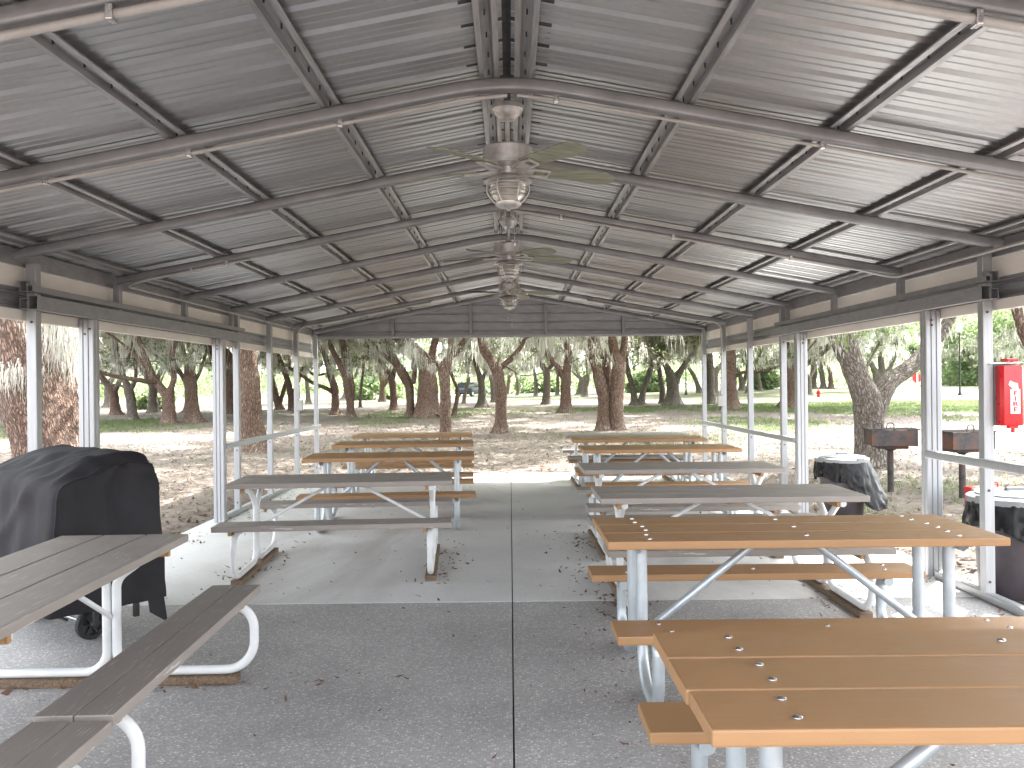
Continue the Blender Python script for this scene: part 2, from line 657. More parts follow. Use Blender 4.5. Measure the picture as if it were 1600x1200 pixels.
def axis(a, b, near0, near1, fine, grow):
    pts = list(np.arange(near0, near1 + 1e-6, fine))
    s, p = fine, near1
    while p < b:
        s *= grow
        p += s
        pts.append(p)
    s, p = fine, near0
    while p > a:
        s *= grow
        p -= s
        pts.insert(0, p)
    return np.array(pts)


gx = axis(-320, 320, -16, 16, 0.4, 1.13)
gy = axis(-60, 420, -1, 32, 0.4, 1.09)
X, Y = np.meshgrid(gx, gy)
Z = ground_z(X, Y)
und = np.array([mnoise.noise(Vector((a * 0.3, b * 0.3, 1.0))) * 0.05 + mnoise.noise(Vector((a * 1.1, b * 1.1, 5.0))) * 0.022 for a, b in zip(X.ravel(), Y.ravel())]).reshape(X.shape)
out_of_slab = np.clip(np.maximum(np.abs(X) - 3.5, Y - 14.4) / 3.0, 0, 1)
Z = Z + und * out_of_slab
inside = (np.abs(X) < 3.75) & (Y < 14.7)
Z[inside] = -0.16
ny, nx = X.shape
idx = np.arange(ny * nx).reshape(ny, nx)
F = np.stack([idx[:-1, :-1], idx[:-1, 1:], idx[1:, 1:], idx[1:, :-1]], -1).reshape(-1, 4)
gme = np_mesh('ground', np.stack([X, Y, Z], -1).reshape(-1, 3), F, M['ground'], True)
GA = green_amount(X, Y)
at = gme.attributes.new('green', 'FLOAT', 'POINT')
at.data.foreach_set('value', GA.ravel().astype(np.float32))
gobj = tag(link('ground', gme), kind='structure')

# floor slabs: joint along the hall near its middle
JX = 0.0
for (x0, x1) in ((-3.52, JX - 0.004), (JX + 0.004, 3.52)):
    mb = MB()
    mb.box(x0, x1, -1.2, 5.965, -0.14, 0.0, b=0.002)
    tag(mb.build('aggregate_floor', M['aggregate']), kind='structure')
    mb = MB()
    mb.box(x0, x1, 5.969, 14.42, -0.14, 0.0015, b=0.002)
    tag(mb.build('concrete_floor', M['concrete']), kind='structure')

# ------------------------------------------------------------------ pavilion
pav = thing('picnic_pavilion', 'open-sided steel picnic shelter with corrugated metal gable roof', 'shelter', (0, 7, 0))


def part(mb, name, mat, smooth=None, parent=None):
    o = mb.build(name, mat, parent or pav, smooth)
    if parent is None:
        o.location = (0, -7, 0)
    return o


HW = 3.35
ZA, SL = 3.10, 0.186
BOWS = [-0.15, 1.3, 2.75, 4.2, 5.66, 7.12, 8.58, 10.02, 11.46, 12.9, 14.33]


def zc(x):
    return ZA - SL * abs(x)


def rsq(h, r=0.014, k=3):
    out = []
    for cx, cy, a0 in ((1, 1, 0), (-1, 1, 90), (-1, -1, 180), (1, -1, 270)):
        for i in range(k + 1):
            a = math.radians(a0 + 90 * i / k)
            out.append((cx * (h - r) + r * math.cos(a), cy * (h - r) + r * math.sin(a)))
    return out


SQ = rsq(0.033, 0.016)
for y in BOWS:
    mb = MB()
    path = fillet([(-HW, y, zc(HW)), (0, y, ZA), (HW, y, zc(HW))], [0, 1.6, 0], 10)
    mb.sweep(SQ, path, up=Vector((0, 0, 1)))
    part(mb, 'rafter', M['tube'], 40)

# purlins (open hat channels)
Y0, Y1 = -0.25, 14.40
for sgn in (-1, 1):
    for px in (0.088, 0.89, 1.67, 2.46, 3.24):
        ang = math.atan(SL)
        ca, sa = math.cos(ang), math.sin(ang)
        c = Vector((sgn * px, 0, zc(px) + 0.0345))
        prof = [(-0.052, 0), (-0.026, 0), (-0.020, 0.036), (0.020, 0.036), (0.026, 0), (0.052, 0)]
        prof = [(-0.052, 0.008)] + prof + [(0.052, 0.008)]
        mb = MB()
        rows = []
        for y in (Y0, Y1):
            rows.append([c + Vector((sgn * (s * ca + n * sa), y, -s * sa + n * ca)) for s, n in prof])
        mb.quad_grid(rows)
        nf = len(mb.f)
        for y in np.arange(0.1, 14.3, 0.2286):
            k = c + Vector((sgn * 0.02 * sa + random.uniform(-.004, .004), y, 0.036 * ca))
            mb.box(k.x - 0.0035, k.x + 0.0035, k.y - 0.0035, k.y + 0.0035, k.z - 0.022, k.z)
        po = part(mb, 'purlin', M['purlin'])
        po.data.materials.append(M['darksteel'])
        for f in po.data.polygons[nf:]:
            f.material_index = 1

# ridge cap strip under the peak
mb = MB()
mb.quad_grid([[(x, y, ZA + 0.079 - SL * abs(x)) for x in (-0.2, 0, 0.2)] for y in (Y0, Y1)])
part(mb, 'ridge_cap', M['darksteel'])

# roof sheets: major ribs every 0.229 m with two faint minor ribs
def roof_profile():
    pts = []
    y = Y0
    pitch = 0.2286
    while y < Y1 + 0.05:
        for dy, dz in ((0.0, 0.0), (0.017, 0.016), (0.037, 0.016), (0.054, 0.0), (0.098, 0.0), (0.104, 0.004), (0.114, 0.004), (0.120, 0.0), (0.156, 0.0), (0.162, 0.004), (0.172, 0.004), (0.178, 0.0)):
            pts.append((y + dy, dz))
        y += pitch
    return pts


RP = roof_profile()
for sgn in (-1, 1):
    mb = MB()
    rows = []
    for k in range(19):
        x = 0.02 + k / 18 * 3.52
        rows.append([(sgn * x, y, ZA + 0.0335 + 0.0405 - SL * x + dz + 0.0025 * mnoise.noise(Vector((x * 1.3, y * 0.9, sgn * 5.0)))) for y, dz in RP])
    mb.quad_grid(rows)
    part(mb, 'roof_sheet', M['roof'])

# end gable
gy0 = 14.44
zb = 2.375


def gable_rows(y):
    mb = MB()
    zs = []
    z = zb
    while z < 3.2:
        for dz, dy in ((0.0, 0.0), (0.08, 0.0), (0.088, 0.014), (0.105, 0.014), (0.113, 0.0)):
            zs.append((z + dz, dy))
        z += 0.1525
    for i in range(len(zs) - 1):
        z0, d0 = zs[i]
        z1, d1 = zs[i + 1]
        zt = ZA + 0.068
        if z0 >= zt - 0.01:
            break
        z1 = min(z1, zt)
        w0 = min(HW + 0.06, (zt - z0) / SL)
        w1 = min(HW + 0.06, (zt - z1) / SL)
        mb.poly([(-w0, y + d0, z0), (w0, y + d0, z0), (w1, y + d1, z1), (-w1, y + d1, z1)])
    return mb


part(gable_rows(gy0), 'gable_sheet', M['siding'])
mb = MB()
mb.box(-HW - 0.03, HW + 0.03, 14.375, 14.425, zb - 0.02, zb + 0.03, b=0.004)
part(mb, 'gable_beam', M['stud'])
for x in (-2.02, -0.67, 0.63, 1.97):
    mb = MB()
    mb.box(x - 0.028, x + 0.028, 14.365, 14.425, zb + 0.032, zc(x) - 0.033, b=0.004)
    part(mb, 'gable_stud', M['tube'])

# wall studs
def stud(x, y, z0, z1, wdt=0.07, dp=0.07, name='post', mat='stud', parent=None):
    mb = MB()
    mb.bbox(x - wdt / 2, x + wdt / 2, y - dp / 2, y + dp / 2, z0, z1, 0.006)
    # dark bolt heads
    return part(mb, name, M[mat], None, parent)


def bolt_dot(x, y, z, nrm, parent):
    mb = MB()
    m = Matrix.Translation((x, y, z)) @ Vector(nrm).to_track_quat('Z', 'Y').to_matrix().to_4x4()
    mb.lathe([(0.009, 0.0), (0.009, 0.004), (0.004, 0.006)], 8, m)
    return mb.build('bolt', M['darksteel'], parent)


def ribbed_post(x, y, sgn):
    """double post with grooved faces"""
    w2, d2 = 0.062, 0.045
    g = 0.008
    f = []
    for k in range(3):
        a = -w2 + k * (2 * w2 / 3)
        b_ = a + 2 * w2 / 3
        f += [(a + 0.006, -d2), (b_ - 0.006, -d2), (b_ - 0.002, -d2 + g), (b_ + 0.002, -d2 + g)]
    f = f[:-2]
    side = [(w2, -d2 + 0.005)]
    for k in range(2):
        a = -d2 + k * d2
        side += [(w2, a + 0.01), (w2, a + d2 - 0.008), (w2 - g, a + d2 - 0.003), (w2 - g, a + d2 + 0.002)]
    side = side[:-2] + [(w2, d2)]
    other = [(-a, b_) for a, b_ in reversed(side)]
    prof = f + side + other
    mb = MB()
    rows = [[Vector((x + p[0], y + p[1], z)) for p in prof] for z in (0.003, 2.105)]
    mb.quad_grid(rows, True)
    mb.poly(rows[1])
    o = part(mb, 'door_post', M['stud'])
    for dz in (2.03, 1.99):
        bolt_dot(x - sgn * 0.01 + random.uniform(-.03, .03), y - d2 - 0.001, dz, (0, -1, 0), o)
    return o


STUDY = [5.86, 10.2, 11.6, 13.05, 14.36]
for sgn in (-1, 1):
    xs = sgn * (HW - 0.0)
    for i, y in enumerate(STUDY):
        o = stud(xs, y, 0.045 if (i > 0 or sgn > 0) else 0.003, zc(HW) - 0.034)
        for z in (2.03, 0.78, 0.14):
            bolt_dot(xs - sgn * 0.005, y - 0.036, z, (0, -1, 0), o)
    for y in (2.75, 1.3, -0.12):
        stud(xs, y, 0.045, zc(HW) - 0.034)
    for y in (7.12, 8.58):
        stud(xs, y, 2.215, zc(HW) - 0.034, 0.055, 0.06, 'stub_post', 'header')
    stud(xs, 10.02 if sgn < 0 else 10.03, 2.215, zc(HW) - 0.034, 0.05, 0.055, 'stub_post', 'header')
    ribbed_post(xs, 6.62, sgn)
    ribbed_post(xs, 9.58, sgn)
    # header: open-ended box tubes
    for (z0, z1, xo, th, y0, y1) in ((2.108, 2.205, 0.075, 0.06, 5.72, 10.42), (2.232, 2.275, 0.055, 0.035, 5.72, 10.3)):
        mb = MB()
        xa, xb = xs - sgn * (xo - th / 2), xs - sgn * (xo + th / 2)
        t = 0.004
        for (a, b_, c, d) in ((xa, xb, z0, z0 + t), (xa, xb, z1 - t, z1)):
            mb.box(min(a, b_), max(a, b_), y0, y1, c, d)
        for a in (xa, xb):
            mb.box(min(a, a - 0.001), a + 0.003, y0, y1, z0 + t, z1 - t)
        part(mb, 'header_beam', M['header'])
    # stacked short tubes under the rafter end where the header starts
    for z0 in (2.235, 2.115):
        mb = MB()
        xa, xb = xs - 0.036, xs + 0.036
        t = 0.005
        mb.box(xa, xb, 5.755, 5.82, z0, z0 + t)
        mb.box(xa, xb, 5.755, 5.82, z0 + 0.07, z0 + 0.07 + t)
        mb.box(xa, xa + t, 5.755, 5.82, z0 + t, z0 + 0.07)
        mb.box(xb - t, xb, 5.755, 5.82, z0 + t, z0 + 0.07)
        part(mb, 'header_bracket', M['header'])
    # rails
    yy0 = 9.6
    mb = MB()
    xr = xs - sgn * 0.055
    mb.sweep(rsq(0.03, 0.008), [(xr, yy0, 0.87), (xr, 14.36, 0.86)], cap=True)
    part(mb, 'rail', M['stud'], 40)
    mb = MB()
    mb.sweep(rsq(0.03, 0.008), [(xs, yy0 + .06, 0.03), (xs, 14.40, 0.03)])
    part(mb, 'sill_channel', M['stud'], 40)
    if sgn > 0:
        mb = MB()
        xr = xs + 0.02
        mb.sweep(rsq(0.03, 0.008), [(xs - 0.065, -0.15, 0.985), (xs - 0.065, 6.55, 0.975)])
        part(mb, 'rail', M['stud'], 40)
        mb = MB()
        mb.sweep(rsq(0.032, 0.008), [(xs, -0.15, 0.032), (xs, 6.53, 0.032)])
        part(mb, 'sill_channel', M['stud'], 40)
    # side siding: ribbed bare strip, cream fascia and cream drip trim
    xo = sgn * (HW + 0.075)
    mb = MB()
    rows = []
    for z, dx in ((2.11, 0), (2.14, 0), (2.148, 0.018), (2.168, 0.018), (2.176, 0.0), (2.215, 0), (2.223, 0.018), (2.243, 0.018), (2.251, 0), (2.272, 0)):
        rows.append([(xo + sgn * dx, y, z) for y in (Y0, 14.43)])
    mb.quad_grid(rows)
    part(mb, 'side_sheet', M['siding'])
    mb = MB()
    rows = [[(xo + sgn * 0.003, y, z) for y in (Y0, 14.43)] for z in (2.272, 2.35, 2.415)]
    mb.quad_grid(rows)
    part(mb, 'fascia', M['cream'])
    mb = MB()
    mb.box(min(xo - sgn * 0.02, xo + sgn * 0.02), max(xo - sgn * 0.02, xo + sgn * 0.02), Y0, 14.43, 2.417, 2.534)
    part(mb, 'eave_girt', M['header'])
    mb = MB()
    mb.box(min(xo, xo - sgn * 0.012), max(xo, xo - sgn * 0.012), Y0, 14.43, 2.045, 2.118)
    mb.box(min(xo + sgn * 0.002, xo + sgn * 0.035), max(xo + sgn * 0.002, xo + sgn * 0.035), Y0, 14.43, 2.043, 2.05)
    part(mb, 'drip_trim', M['cream'])

# electrical conduit with clamps, and boxes
def conduit(path, r, clamps, name='conduit', mat='pvc'):
    mb = MB()
    mb.tube(path, r, 10)
    o = part(mb, name, M[mat], 60)
    for c in clamps:
        c = Vector(c)
        mb2 = MB()
        mb2.box(c.x - 0.012, c.x + 0.012, c.y - r - 0.006, c.y + r + 0.006, c.z - r - 0.006, c.z + r + 0.012, b=0.003)
        mb2.build('clamp', M['bolt'], o)
    return o


def along_bow(y, x0, x1, dz, dy, n=16):
    return [(x, y + dy, min(zc(x), ZA - 0.02) + dz) for x in np.linspace(x0, x1, n)]


conduit(along_bow(2.75, -3.3, 3.3, -0.062, -0.01), 0.0165, [(x, 2.74, zc(x) - 0.062) for x in (-2.4, -1.3, -0.65, 0.75, 1.55, 2.4)])
conduit(along_bow(4.2, -3.3, 0.0, -0.046, 0.034), 0.011, [(x, 4.234, zc(x) - 0.046) for x in (-2.35, -1.62, -0.85)])
conduit(along_bow(4.2, 0.05, 3.3, -0.046, 0.034), 0.009, [(x, 4.234, zc(x) - 0.046) for x in (0.25, 1.6)])
eave = [(3.27, y, zc(HW) - 0.045) for y in (7.0, 4.0, 1.0, -1.5)]
conduit(fillet([*along_bow(7.12, 0.05, 3.0, -0.045, -0.036, 10), (3.27, 7.07, zc(HW) - 0.05), (3.27, 4.0, zc(HW) - 0.045), (3.27, -0.1, zc(HW) - 0.045)], 0.12), 0.012, [(x, 7.084, zc(x) - 0.045) for x in (0.45, 1.4, 2.4)])
conduit(fillet([*along_bow(7.12, -2.2, -3.0, -0.045, -0.036, 6), (-3.27, 7.06, zc(HW) - 0.05), (-3.27, 12.4, zc(HW) - 0.05)], 0.12), 0.011, [(x, 7.084, zc(x) - 0.045) for x in (-2.4, -2.7)])
for sgn in (-1, 1):
    xs = sgn * HW
    pth = fillet([*along_bow(12.9, sgn * 1.2, sgn * 2.9, -0.045, -0.04, 6), (sgn * 3.29, 12.86, zc(3.15) - 0.05), (sgn * 3.29, 12.98, 1.35)], 0.18)
    conduit(pth, 0.014, [])
    mb = MB()
    mb.box(sgn * 3.29 - 0.055, sgn * 3.29 + 0.055, 12.94, 13.01, 1.17, 1.33, b=0.008)
    part(mb, 'outlet_box', M['pvc'])

# ------------------------------------------------------------------ ceiling fans
def make_fan(label, y, rot):
    zt = ZA - 0.012
    f = thing('ceiling_fan', label, 'ceiling fan', (0, y, zt), 0, 'lantern ceiling fans along the ridge')
    mb = MB()
    mb.lathe([(0.085, 0.0), (0.088, -0.025), (0.075, -0.04), (0.07, -0.05), (0.05, -0.065), (0.04, -0.078), (0.016, -0.082)], 28)
    mb.build('canopy', M['fanmetal'], f, 35)
    mb = MB()
    mb.tube([(0, 0, -0.08), (0, 0, -0.215)], 0.0135, 12)
    mb.lathe([(0.016, -0.2), (0.03, -0.215), (0.034, -0.232), (0.05, -0.236)], 18)
    mb.build('downrod', M['fanmetal'], f, 35)
    mb = MB()
    mb.lathe([(0.06, -0.228), (0.128, -0.232), (0.135, -0.24), (0.135, -0.318), (0.125, -0.33), (0.07, -0.335), (0.045, -0.34), (0.045, -0.375), (0.05, -0.38)], 36)
    mb.build('motor_housing', M['fanmetal'], f, 35)
    for k in range(5):
        a = rot + k * 2 * PI / 5
        mt = Matrix.Rotation(a, 4, 'Z') @ Matrix.Translation((0, 0, -0.352)) @ Matrix.Rotation(math.radians(-13), 4, 'X')
        mb = MB()
        out = []
        for t in np.linspace(0, 1, 13):
            x = 0.16 + t * 0.47
            wd = 0.052 + 0.022 * t
            if t > 0.8:
                wd *= math.sqrt(max(0.02, 1 - ((t - 0.8) / 0.2) ** 2 * 0.85))
            droop = -0.02 * t * t
            out.append((x, wd, droop))
        rows = []
        for (x, wd, z) in out:
            rows.append([mt @ Vector((x, -wd, z)), mt @ Vector((x, wd, z)), mt @ Vector((x, wd, z + 0.007)), mt @ Vector((x, -wd, z + 0.007))])
        mb.quad_grid(rows, True)
        mb.poly(list(reversed(rows[0])))
        mb.poly(rows[-1])
        bl = mb.build('blade', M['fanblade'], f)
        mb = MB()
        for sy in (-1, 1):
            mb.sweep(rsq(0.006, 0.002, 1), [mt @ Vector(p) for p in ((0.06, sy * 0.012, -0.006), (0.15, sy * 0.035, -0.008), (0.235, sy * 0.03, -0.008))])
        mb.sweep(rsq(0.006, 0.002, 1), [mt @ Vector(p) for p in ((0.235, -0.035, -0.008), (0.235, 0.035, -0.008))])
        mb.build('blade_bracket', M['fanmetal'], bl)
    mb = MB()
    mb.lathe([(0.045, -0.378), (0.09, -0.388), (0.128, -0.41), (0.132, -0.42), (0.105, -0.422)], 30)
    mb.build('lamp_shade', M['fanmetal'], f, 35)
    mb = MB()
    prof = []
    for t in np.linspace(0, 1, 15):
        z = -0.42 - t * 0.112
        r = 0.092 + 0.012 * math.sin(t * PI) - 0.036 * t * t + 0.0025 * (1 if int(t * 14) % 2 else -1)
        prof.append((r, z))
    mb.lathe(prof, 30)
    mb.build('lantern_glass', M['glass'], f, 60)
    mb = MB()
    for t in (0.12, 0.4, 0.7):
        z = -0.42 - t * 0.112
        r = 0.098 + 0.014 * math.sin(t * PI) - 0.036 * t * t
        mb.tube([(r * math.cos(a), r * math.sin(a), z) for a in np.linspace(0, 2 * PI, 25)], 0.0032, 6, False)
    for k in range(6):
        a = k * PI / 3
        mb.tube([((0.108 + 0.016 * math.sin(t * PI) - 0.040 * t * t) * math.cos(a), (0.108 + 0.016 * math.sin(t * PI) - 0.040 * t * t) * math.sin(a), -0.415 - t * 0.122) for t in np.linspace(0, 1, 8)], 0.0035, 6)
    mb.lathe([(0.072, -0.532), (0.07, -0.545), (0.055, -0.556), (0.02, -0.562), (0.008, -0.575)], 24)
    mb.build('lantern_cage', M['fanmetal'], f, 50)
    for (cx, cy, ln) in ((0.03, -0.05, 0.20), (-0.02, -0.055, 0.11)):
        mb = MB()
        mb.tube([(cx, cy, -0.55), (cx + 0.004, cy, -0.55 - ln)], 0.0016, 5)
        mb.lathe([(0.002, 0.0), (0.007, -0.01), (0.006, -0.022), (0.002, -0.03)], 8, Matrix.Translation((cx + 0.004, cy, -0.55 - ln)))
        mb.build('pull_chain', M['bolt'], f)
    return f


make_fan('ceiling fan with caged lantern nearest to the camera, largest of three', 4.56, math.radians(18))
make_fan('middle ceiling fan of three, half hidden behind the largest one', 7.72, math.radians(21))
make_fan('smallest ceiling fan, hanging in front of the end gable', 10.85, math.radians(-4))

# ------------------------------------------------------------------ picnic tables
def plank(mb, x0, x1, y0, y1, z0, z1, b=0.007):
    mb.bbox(x0, x1, y0, y1, z0, z1, b)


def make_table(label, x, y, rz, L, style, bolts=False, group=None):
    tan = style == 'tan'
    ht, hs = (0.775, 0.415) if tan else (0.76, 0.475)
    dep = 0.745 if tan else 0.69
    board = M['orangeboard'] if tan else M['greyboard']
    steel = M['galvtube'] if tan else M['whitepaint']
    t = thing('picnic_table', label, 'picnic table', (x, y, 0.003 if y > 5.97 else 0.0), rz, group)
    th = 0.042
    pw = (dep - 2 * 0.008) / 3
    mb = MB()
    for k in range(3):
        a = -dep / 2 + k * (pw + 0.008)
        dx = random.uniform(-0.004, 0.004)
        plank(mb, -L / 2 + dx, L / 2 + dx, a, a + pw, ht - th, ht)
    top = mb.build('tabletop', board, t)
    seats = []
    for s in (-1, 1):
        mb = MB()
        a, b_ = sorted((s * 0.47, s * 0.735))
        if tan:
            plank(mb, -L / 2, L / 2, a, b_, hs - th, hs)
        else:
            m_ = (a + b_) / 2
            plank(mb, -L / 2, L / 2, a, m_ - 0.0015, hs - th, hs, 0.005)
            plank(mb, -L / 2, L / 2, m_ + 0.0015, b_, hs - th, hs, 0.005)
        seats.append(mb.build('bench_seat', board, t))
    inset = 0.2 if tan else 0.17
    r = 0.0295 if tan else 0.0235
    gap = 0.165 if tan else 0.0255
    sk = 0.0 if tan else 0.045
    for e in (-1, 1):
        xe = e * (L / 2 - inset)
        for s in (-1, 1):
            if tan:
                pts = [(xe, s * 0.52, hs - th - r), (xe, s * 0.64, hs - th - r), (xe, s * 0.645, r), (xe, s * gap, r), (xe, s * gap, ht - th - 0.004)]
                rad = [0, 0.05, 0.16, 0.19, 0]
            else:
                pts = [(xe, s * 0.49, hs - th - r), (xe, s * 0.745, hs - th - r), (xe, s * 0.745, sk + r), (xe, s * gap, sk + r), (xe, s * gap, ht - th - 0.16), (xe, s * 0.22, ht - th - 0.018), (xe, s * 0.30, ht - th - 0.018)]
                rad = [0, 0.15, 0.15, 0.11, 0.10, 0.06, 0]
            mb = MB()
            mb.tube(fillet(pts, rad, 8), r, 14)
            mb.build('leg', steel, t, 60)
        # cross pieces
        mb = MB()
        if tan:
            zz = ht - th
            mb.box(xe - 0.03, xe + 0.03, -0.33, 0.33, zz - 0.004, zz - 0.0005)
            mb.poly([(xe + e * 0.032, -0.33, zz - 0.001), (xe + e * 0.032, 0.33, zz - 0.001), (xe + e * 0.034, 0.25, zz - 0.05), (xe + e * 0.034, -0.25, zz - 0.05)])
            mb.build('top_bracket', M['galvtube'], t)
            mb = MB()
            mb.tube([(xe, -gap, 0.2), (xe, gap, 0.2)], 0.022, 10)
            mb.build('crossbar', steel, t, 60)
        else:
            zz = ht - th
            mb.box(xe - 0.052, xe - 0.026, -0.32, 0.32, zz - 0.038, zz - 0.001)
            mb.build('top_cleat', M['cleat'], t)
            for s in (-1, 1):
                mb = MB()
                a, b_ = sorted((s * 0.50, s * 0.70))
                mb.box(xe - 0.052, xe - 0.026, a, b_, hs - th - 0.034, hs - th - 0.001)
                mb.build('seat_cleat', M['cleat'], t)
            mb = MB()
            mb.bbox(xe - 0.045, xe + 0.045, -0.66, 0.66, 0.001, 0.0445, 0.008)
            mb.build('skid', M['skid'], t)
        # brace
        mb = MB()
        if tan:
            mb.tube([(e * 0.12, 0, ht - th - 0.012), (xe - e * 0.02, 0, 0.2)], 0.021, 12)
        else:
            mb.tube(fillet([(e * 0.10, 0, ht - th - 0.012), (e * 0.13, 0, ht - th - 0.02), (xe - e * 0.01, 0, 0.36)], [0, .03, 0]), 0.0135, 10)
        mb.build('brace', steel, t, 60)
    mb = MB()
    mb.box(-0.05, 0.05, -0.30, 0.30, ht - th - 0.012, ht - th - 0.001)
    mb.build('centre_cleat', M['galvtube'] if tan else M['cleat'], t)
    if bolts:
        bm = MB()
        bm.lathe([(0.0125, 0.0), (0.0122, 0.002), (0.009, 0.0045), (0.004, 0.0058)], 14)
        bme = bm.mesh('bolt', M['bolt'], 40)
        for xx in (-L / 2 + inset + 0.02, 0.03, L / 2 - inset - 0.02):
            for k in range(3):
                a = -dep / 2 + k * (pw + 0.008)
                for f in ((0.27, 0.75) if abs(xx) > 0.1 else (0.5,)):
                    link('bolt', bme, top, (xx + (0.02 if k == 1 else 0), a + f * pw, ht + 0.0005))
        for si, s in enumerate((-1, 1)):
            for xx in (-L / 2 + inset + 0.02, 0.0, L / 2 - inset - 0.02):
                for f in ((0.54, 0.66) if xx else (0.6,)):
                    link('bolt', bme, seats[si], (xx + (0.04 if f > .6 else 0), s * f, hs + 0.0005))
    return t


GT = 'tan picnic tables on galvanised legs'
GG = 'grey picnic tables on white tube legs'
LT = 1.85
R1X = 0.448 + 1.0
make_table('tan picnic table closest to the camera, cut by the frame edge', R1X, 2.265, 0, 2.0, 'tan', True, GT)
make_table('second tan picnic table, in front of the fire box post', 1.475, 4.50, 0, 2.0, 'tan', True, GT)
make_table('grey picnic table directly behind the big bolted tan table, near the black bagged bin', 1.55, 6.09, 0, 1.86, 'grey', False, GG)
make_table('grey picnic table just behind another grey one, farther from the camera', 1.59, 7.96, 0, 1.85, 'grey', False, GG)
make_table('tan picnic table behind two grey ones, nearer of the far pair', 1.765, 10.04, 0, LT, 'tan', False, GT)
make_table('tan picnic table just in front of the farthest grey table', 1.78, 11.78, 0, LT, 'tan', False, GT)
make_table('farthest grey picnic table by the slab end, mostly hidden', 1.75, 12.86, 0, 1.83, 'grey', False, GG)
make_table('grey picnic table set lengthwise in front of the covered grill', -2.095, 3.66, PI / 2 + math.radians(1.5), 1.80, 'grey', False, GG)
make_table('grey picnic table cut by the frame corner, only bench and white tubes seen', -2.052, 1.83, PI / 2, 1.80, 'grey', False, GG)
make_table('grey picnic table on white legs in front of three tan tables', -1.44, 7.2, math.radians(3.5), 1.85, 'grey', False, GG)
make_table('tan picnic table directly behind the sideways grey one with white legs', -1.335, 9.33, math.radians(3.5), LT, 'tan', False, GT)
make_table('tan picnic table in the middle of three in a file', -1.43, 11.25, math.radians(2.5), LT, 'tan', False, GT)
make_table('farthest tan picnic table, before the slim moss draped oak', -1.53, 13.15, math.radians(2), LT, 'tan', False, GT)

